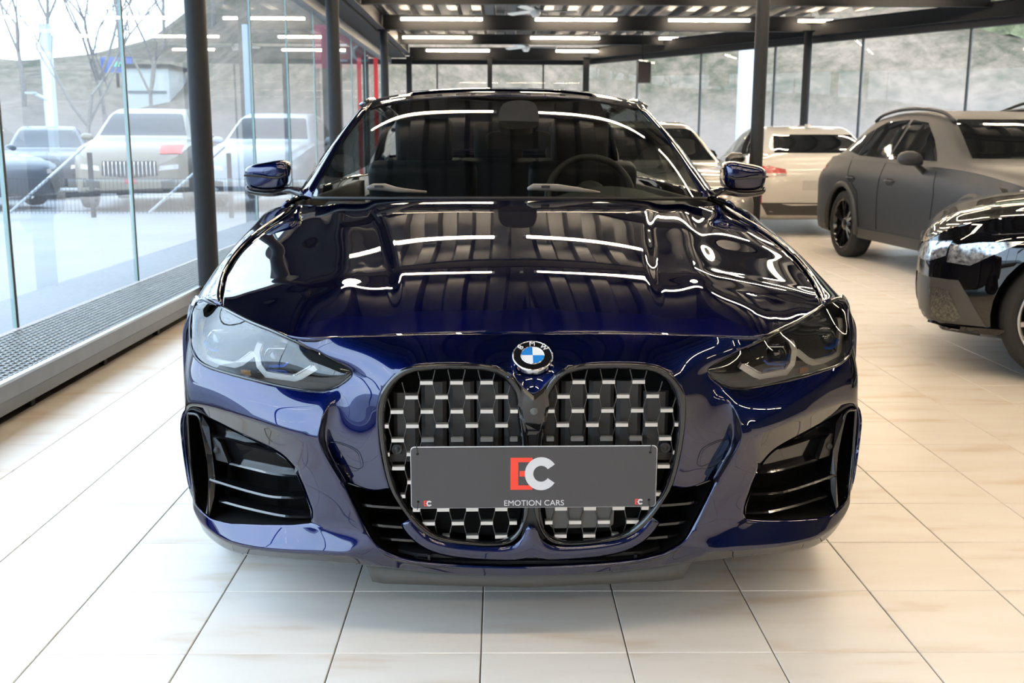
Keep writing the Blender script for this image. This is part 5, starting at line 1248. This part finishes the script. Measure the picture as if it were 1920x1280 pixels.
# lower intake: cavity, slats, frame
low = [(646, 906, .10), (674, 915, .09), (702, 923, .08), (731, 918, .07), (1000.5, 918, .06)]
lo2 = [(714, 1036, .07), (742, 1049, .065), (792, 1060, .06), (860, 1066, .055), (1000.5, 1069, .05)]
ll = [(649, 909, .095), (671, 959, .082), (691, 999, .080), (714, 1033, .072), (744, 1049, .066), (794, 1059, .060), (862, 1064, .056), (1000.5, 1066.5, .054)]
lt = [(649, 909, .095), (700, 924, .09), (760, 950, .085), (800, 960, .085), (830, 970, .085), (880, 980, .085), (930, 985, .085), (1000.5, 990, .085)]
A = [PX(*p)+Vector((0, .0, 0)) for p in ll]; A2 = [p+Vector((0, .16, 0)) for p in A]; Bt = [PX(*p)+Vector((0, .17, 0)) for p in lt]
for r in (A, A2, Bt): r[-1].x = 0
def full(r): return [tuple(p) for p in r]+[(-p.x, p.y, p.z) for p in r[-2::-1]]
low_in = grid('lower_intake', [full(A), full(A2), full(Bt)], M_VOID, sub=0, thick=0)
for (y0, y1, v, xa, ya) in ((946, 950, .085, 677, 946), (985, 989, .085, 697, 983), (1005, 1007, .09, 712, 1008)):
    for s0 in (-1, 1):
        pts = [PX(xa, ya, v+.01), PX(xa+22, ya+3, v), PX(xa+50, ya+5, v-.003), PX(xa+95, ya+7, v)]
        b = MB()
        for i in range(3):
            p, q = pts[i], pts[i+1]
            vs = [p+Vector((0, 0, .003)), q+Vector((0, 0, .003)), q+Vector((0, .06, .002)), p+Vector((0, .06, .002)), p+Vector((0, 0, -.003)), q+Vector((0, 0, -.003)), q+Vector((0, .06, -.004)), p+Vector((0, .06, -.004))]
            b.add(vs, [(0, 1, 2, 3), (7, 6, 5, 4), (0, 4, 5, 1), (2, 6, 7, 3), (0, 3, 7, 4), (1, 5, 6, 2)])
        b.v = mir(b.v, s0); b.build('intake_slat', M_GLOSSBLACK, low_in)
for (y, v) in ((1041, .075), (1054, .066)):
    e = PX(745 if y < 1050 else 775, y, v); z = PX(1000.5, y, v).z
    b = MB(); pts = [(-abs(e.x), v+.03, e.z), (-abs(e.x)*.85, v+.005, (e.z+z)/2), (-.2, v, z), (.2, v, z), (abs(e.x)*.85, v+.005, (e.z+z)/2), (abs(e.x), v+.03, e.z)]
    for i in range(5):
        p, q = Vector(pts[i]), Vector(pts[i+1])
        b.add([p+Vector((0, 0, .004)), q+Vector((0, 0, .004)), q+Vector((0, .05, .004)), p+Vector((0, .05, .004)), p-Vector((0, 0, .004)), q-Vector((0, 0, .004)), q+Vector((0, .05, -.004)), p+Vector((0, .05, -.004))], [(0, 1, 2, 3), (7, 6, 5, 4), (0, 4, 5, 1), (2, 6, 7, 3), (0, 3, 7, 4), (1, 5, 6, 2)])
    b.build('intake_crossbar', M_SATINBLACK, low_in)
for x in (805, 932, 1062, 1190):
    p = PX(x, 1046, .08); MB().box(p, (.006, .03, .028)).build('intake_post', M_SATINBLACK, low_in)
eb = [PX(*p) for p in ((645, 905, .09), (667, 958, .076), (688, 998, .075), (712, 1032, .068), (742, 1048.5, .062), (792, 1058.5, .056), (860, 1064, .052), (1000.5, 1066, .050))]
for s0 in (-1, 1):
    b = MB().tube(curve_pts(eb, 40), .004, 6); b.v = mir(b.v, s0); b.build('intake_edge', M_GLOSSBLACK, low_in, smooth=True)
# rubber air dam underneath
ad = [(686, 1055, .13), (700, 1084, .15), (720, 1087, .16), (820, 1090, .15), (1000.5, 1094, .14)]
at_ = [(686, 1050, .12), (700, 1055, .13), (720, 1060, .12), (820, 1070, .11), (1000.5, 1074, .10)]
A = [PX(*p) for p in ad]; Bt = [PX(*p) for p in at_]; A[-1].x = 0; Bt[-1].x = 0
grid('air_dam', [full(Bt), full(A)], mat('air_dam_rubber', (.085, .085, .08), rough=.8), sub=0, thick=.01)

# ---- roundel on the nose
ec = PX(1000.5, 669, .040); ec.x = 0
er = .0465; tilt = math.radians(90-55)
EM = Matrix.Translation(ec+Vector((0, -.004, .003))) @ Matrix.Rotation(tilt, 4, 'X')
emb = MB().lathe([(er*.98, -.012), (er, -.002), (er, .0), (er*.97, .003), (er*.93, .003), (er*.92, .0015)], 64, EM).build('emblem', M_CHROME, hero, smooth=True)
MB().lathe([(er*.925, .0018), (er*.55, .0026)], 64, EM).build('emblem_black_ring', M_GLOSSBLACK, emb, smooth=True)
MB().lathe([(er*.585, .0024), (er*.575, .0036), (er*.55, .0036), (er*.545, .002)], 64, EM).build('emblem_inner_ring', M_CHROME, emb, smooth=True)
for q, m_ in ((0, 'w'), (1, 'b'), (2, 'w'), (3, 'b')):
    pts = [(0, 0)]+[(er*.55*math.cos(math.pi/2*(q+i/10)), er*.55*math.sin(math.pi/2*(q+i/10))) for i in range(11)]
    MB().prism(pts, .001, .0030, EM).build('emblem_quarter', mat('emblem_white', (.8, .82, .85), rough=.15, coat=1) if m_ == 'w' else mat('emblem_blue', (.02, .22, .62), rough=.15, coat=1), emb)
for ch, ang in (('B', 48), ('M', 0), ('W', -48)):
    me = text_mesh(ch, .0185, .0008); me.materials.append(mat('letter_silver', (.72, .72, .72), rough=.4))
    o = bpy.data.objects.new('emblem_letter', me); COL.objects.link(o); o.parent = emb
    a = math.radians(ang); o.matrix_basis = EM @ Matrix.Rotation(a, 4, 'Z') @ Matrix.Translation((0, er*.755, .0036)) @ Matrix.Diagonal((1, .95, 1, 1))

# ---- dealer plate (its own thing, tied to the grille)
pl = [PX(770.5, 843, -.012), PX(1230.5, 840, -.012), PX(1226, 941, -.012), PX(770.5, 948, -.012)]
pc = sum(pl, Vector())/4; PW = .549; PH = .134
plate = empty('dealer_plate', HM @ Vector((0, -.018, .50)), HROT)
tag(plate, 'dark grey dealer plate with red and white EC logo on the blue car\'s grille', 'plate')
zt = PX(1000, 836, -.018).z; zb = PX(1000, 951, -.018).z; PH = zt-zb
x0 = PX(770, 890, -.018).x; x1 = PX(1231, 890, -.018).x; xc = (x0+x1)/2; PW = x1-x0
PMm = Matrix.Translation((xc, 0, (zt+zb)/2-.50)) @ Matrix.Rotation(math.pi/2, 4, 'X')
rr = .009; out = []
for cx, cy, a0 in ((PW/2-rr, PH/2-rr, 0), (-PW/2+rr, PH/2-rr, 90), (-PW/2+rr, -PH/2+rr, 180), (PW/2-rr, -PH/2+rr, 270)):
    out += [(cx+rr*math.cos(math.radians(a0+k*15)), cy+rr*math.sin(math.radians(a0+k*15))) for k in range(7)]
brd = MB().prism(out, -.0015, .0005, PMm).build('plate_board', mat('plate_white_edge', (.7, .7, .72), rough=.3), plate)
MB().prism([(x*.996, y*.984-.0005) for x, y in out], .0004, .0011, PMm).build('plate_face', mat('plate_grey_print', (.052, .051, .056), rough=.38), plate)
def ptext(s, size, x, y, m_, sx=1, z=.0013, sy=1, bold=0):
    me = text_mesh(s, size, .0003); me.materials.append(m_)
    o = bpy.data.objects.new('plate_lettering', me); COL.objects.link(o); o.parent = plate
    o.matrix_basis = PMm @ Matrix.Translation((x, y, z)) @ Matrix.Diagonal((sx, sy, 1, 1)); return o
M_PRED = mat('logo_red', (.80, .055, .03), rough=.35); M_PSIL = mat('logo_silver', (.60, .60, .62), rough=.35)
def ec_logo(cx, cy, s):
    """block E with a square middle bar, followed by a thick C that overlaps it"""
    def bx(x0, y0, x1, y1, m_, z=.0014): MB().prism([(cx+x0*s, cy+y0*s), (cx+x1*s, cy+y0*s), (cx+x1*s, cy+y1*s), (cx+x0*s, cy+y1*s)], z-.0004, z, PMm).build('plate_lettering', m_, plate)
    bx(-1.42, -1, -.95, 1, M_PRED); bx(-.95, .72, -.10, 1, M_PRED); bx(-.95, -1, -.10, -.72, M_PRED); bx(-.88, -.17, -.52, .17, M_PRED)
    R1, R2 = 1.03, .50; a0, a1 = 34, 326; k = 30
    for (R, m_, z, e) in ((1.12, mat('plate_grey_print', (0, 0, 0)), .0018, 0), (R1, M_PSIL, .0022, 1)):
        rr2 = R2 if e else .60
        o_l = [(cx+(.42+R*.95*math.cos(math.radians(a0+(a1-a0)*i/k)))*s, cy+R*math.sin(math.radians(a0+(a1-a0)*i/k))*s) for i in range(k+1)]
        i_l = [(cx+(.42+rr2*.95*math.cos(math.radians(a0+(a1-a0)*i/k)))*s, cy+rr2*math.sin(math.radians(a0+(a1-a0)*i/k))*s) for i in range(k, -1, -1)]
        if not e: continue
        b = MB()
        for i in range(k): b.prism([o_l[i], o_l[i+1], i_l[k-i-1], i_l[k-i]], z-.0006, z, PMm)
        b.build('plate_lettering', m_, plate)
ec_logo(0, .008, .0375)
ptext('EMOTION CARS', .0185, 0, -PH/2+.0105, M_PSIL, 1.02)
for sx in (-1, 1): ec_logo(sx*(PW/2-.038), -PH/2+.012, .0065)
for sx in (-1, 1):
    for sy in (-1, 1):
        cx, cy = sx*(PW/2-.016), sy*(PH/2-.016)
        MB().lathe([(0, .0016), (.0028, .0016), (.003, .0008)], 12, PMm @ Matrix.Translation((cx, cy, 0))).build('plate_hole', M_VOID, plate)
        q = PMm @ Vector((cx, cy, .002)); q2 = PMm @ Vector((cx+sx*.002, sy*(PH/2+.002), .002)); q3 = PMm @ Vector((cx+sx*.002, sy*(PH/2+.002), -.05))
        MB().tube([q, q2, q3], .0011, 6).build('cable_tie', M_SATINBLACK, plate)

# ---- mirrors
for sd in (-1, 1):
    sec = []
    # outline in the front view (u, w) at given depth, tapered forwards
    O = [(456, 320, 1.93), (464, 309, 1.92), (500, 303, 1.90), (533, 297.5, 1.89), (543, 306, 1.89), (545, 330, 1.89), (544, 354, 1.90), (508, 362, 1.91), (471, 360.5, 1.93), (462, 348, 1.94)]
    P0 = [PX(*p) for p in O]; c = sum(P0, Vector())/len(P0)
    rows = []
    for sc_, dy in ((.05, -.052), (.55, -.050), (.86, -.036), (.98, -.012), (1.0, .02), (.98, .06), (.93, .075), (.86, .07), (.05, .07)):
        rows.append([c+(p-c)*sc_+Vector((0, dy, 0)) for p in P0])
    n = len(P0); vs = [p for r in rows for p in r]
    fs = [(i*n+j, i*n+(j+1) % n, (i+1)*n+(j+1) % n, (i+1)*n+j) for i in range(len(rows)-1) for j in range(n)]+[tuple(range(n-1, -1, -1)), tuple((len(rows)-1)*n+j for j in range(n))]
    mo = mesh('door_mirror', mir(vs, sd), fs, M_BLUE, hero, smooth=True, sub=2)
    g_ = [c+(p-c)*.84+Vector((0, .078, 0)) for p in P0]; mesh('mirror_glass', mir(g_, sd), [tuple(range(n))], M_CHROME, mo)
    lowr = [PX(*p) for p in ((463, 349, 1.895), (470, 359, 1.88), (508, 363, 1.87), (545, 357, 1.87), (575, 366, 1.80))]
    b = MB().tube(curve_pts(lowr, 14), [.004, .007, .008, .010, .011, .012, .013, .013, .014, .015, .016, .018, .02, .02], 8); b.v = mir(b.v, sd); b.build('mirror_base', M_GLOSSBLACK, mo, smooth=True)
    il = [PX(*p) for p in ((458, 329, 1.855), (490, 331, 1.842), (520, 334, 1.842), (536, 328, 1.85))]
    b = MB().tube(curve_pts(il, 10), .004, 6); b.v = mir(b.v, sd); b.build('mirror_indicator', M_SATINBLACK, mo)

# ---- cabin seen through the windscreen
M_LEATHER = mat('black_leather', (.020, .021, .022), rough=.42, bump=.15, bscale=200)
M_TRIM = mat('cabin_trim', (.028, .028, .028), rough=.6)
dash = grid('dashboard', [[(k*.70, 1.60+.12*abs(k), .955) for k in (-1, -.5, 0, .5, 1)], [(k*.70, 1.9, .975) for k in (-1, -.5, 0, .5, 1)], [(k*.70, 2.15, .93) for k in (-1, -.5, 0, .5, 1)], [(k*.70, 2.2, .6) for k in (-1, -.5, 0, .5, 1)]], M_TRIM, sub=2)
hoodc = MB()
bn = [(.16+.52*i/12, 2.02+.02*math.sin(math.pi*i/12), .965+.055*math.sin(math.pi*i/12)) for i in range(13)]
vs = [p for q in bn for p in (q, (q[0], q[1]+.12, q[2]-.01), (q[0], q[1]-.2, .95))]
mesh('binnacle', vs, [(i*3, i*3+3, i*3+4, i*3+1) for i in range(12)]+[(i*3+2, i*3+5, i*3+3, i*3) for i in range(12)], mat('binnacle_trim', (.10, .105, .10), rough=.6), hero, smooth=True)
SWc = Vector((.37, 2.30, .96)); SR = Matrix.Translation(SWc) @ Matrix.Rotation(math.radians(90-22), 4, 'X')
ring = [SR @ Vector((.185*math.cos(a), .185*math.sin(a), 0)) for a in [2*math.pi*i/40 for i in range(40)]]
sw = MB().tube(ring, .015, 10, closed=True).build('steering_wheel', mat('steering_leather', (.06, .06, .06), rough=.35), hero, smooth=True)
MB().lathe([(0, .03), (.05, .028), (.075, .01), (.08, -.03)], 20, SR).build('wheel_hub', M_TRIM, sw, smooth=True)
for a in (200, 340, 270):
    e = SR @ Vector((.175*math.cos(math.radians(a)), .175*math.sin(math.radians(a)), 0)); MB().tube([SR @ Vector((0, 0, 0)), e], [.022, .012], 8).build('wheel_spoke', M_SATINSILVER, sw)
def seat(x, y, w=.50, top=1.13, rest=True):
    def slab(name, c, d, rx, par, m_=M_LEATHER):
        bm = bmesh.new(); bmesh.ops.create_cube(bm, size=1)
        bmesh.ops.scale(bm, vec=d, verts=bm.verts); bmesh.ops.bevel(bm, geom=bm.edges[:], offset=min(d)*.3, segments=3, affect='EDGES', profile=.6)
        bmesh.ops.transform(bm, matrix=Matrix.Translation(c) @ Matrix.Rotation(rx, 4, 'X'), verts=bm.verts)
        for f in bm.faces: f.smooth = True
        me = bpy.data.meshes.new(name); bm.to_mesh(me); bm.free(); return link(name, me, m_, par)
    s = slab('seat', (x, y, .80), (w, .14, .62), math.radians(14), hero)
    slab('seat_cushion', (x, y-.25, .45), (w, .5, .16), 0, s)
    for dx in (-.055, .055):
        MB().tube([(x+dx, y+.06, 1.06), (x+dx, y+.085, 1.17)], .006, 8).build('headrest_post', M_CHROME, s)
    slab('headrest', (x, y+.095, 1.20), (.27, .10, .20), math.radians(12), s)
seat(-.37, 2.72); seat(.37, 2.72)
for x in (-.40, 0, .40): seat(x, 3.55, .44)
mr = PX(972, 262, 2.05)
rm = MB(); rm.prism(round2([(-.125, -.028), (-.11, .03), (.11, .034), (.128, -.02), (.10, -.035), (-.10, -.036)], 28), -.012, .012, Matrix.Translation(mr+Vector((0, .05, 0))) @ Matrix.Rotation(math.pi/2+.15, 4, 'X'))
rmo = rm.build('interior_mirror', mat('mirror_back_grey', (.09, .10, .105), rough=.3), hero, smooth=False)
MB().prism(round2([(-.07, -.05), (-.06, .05), (.06, .055), (.07, -.045)], 20), -.03, .03, Matrix.Translation(mr+Vector((0, .0, .085))) @ Matrix.Rotation(math.pi/2-.4, 4, 'X')).build('mirror_housing', M_MATTBLACK, rmo)
MB().box((0, 2.9, .22), (1.70, 3.0, .04)).build('cabin_floor', M_VOID, hero)  # dark underbody plane, added to seal light leaks from below
MB().box((0, 1.45, .58), (1.44, .03, .70)).build('bulkhead', M_VOID, hero)  # black firewall sheet, added to stop light leaking into the cabin
MB().box((0, .8, .24), (1.20, 1.15, .03)).build('undertray', M_VOID, hero)  # dark plane under the nose, added against light leaks
for sd in (-1, 1):
    MB().box((sd*.62, .95, .50), (.03, 1.3, .5)).build('inner_wing', M_VOID, hero)
    grid('door_card', [[(sd*.78, v, w) for v in (1.75, 2.3, 2.9, 3.5, 4.0)] for w in (.30, .65, .97)], M_TRIM, sub=1, thick=.03)
MB().box((0, 3.95, .95), (1.4, .55, .04)).build('parcel_shelf', M_TRIM, hero)

for sd in (-1, 1):
    for v in (.84, 3.70): wheel((sd*.80, v, .335), .335, .235, sd, hero)
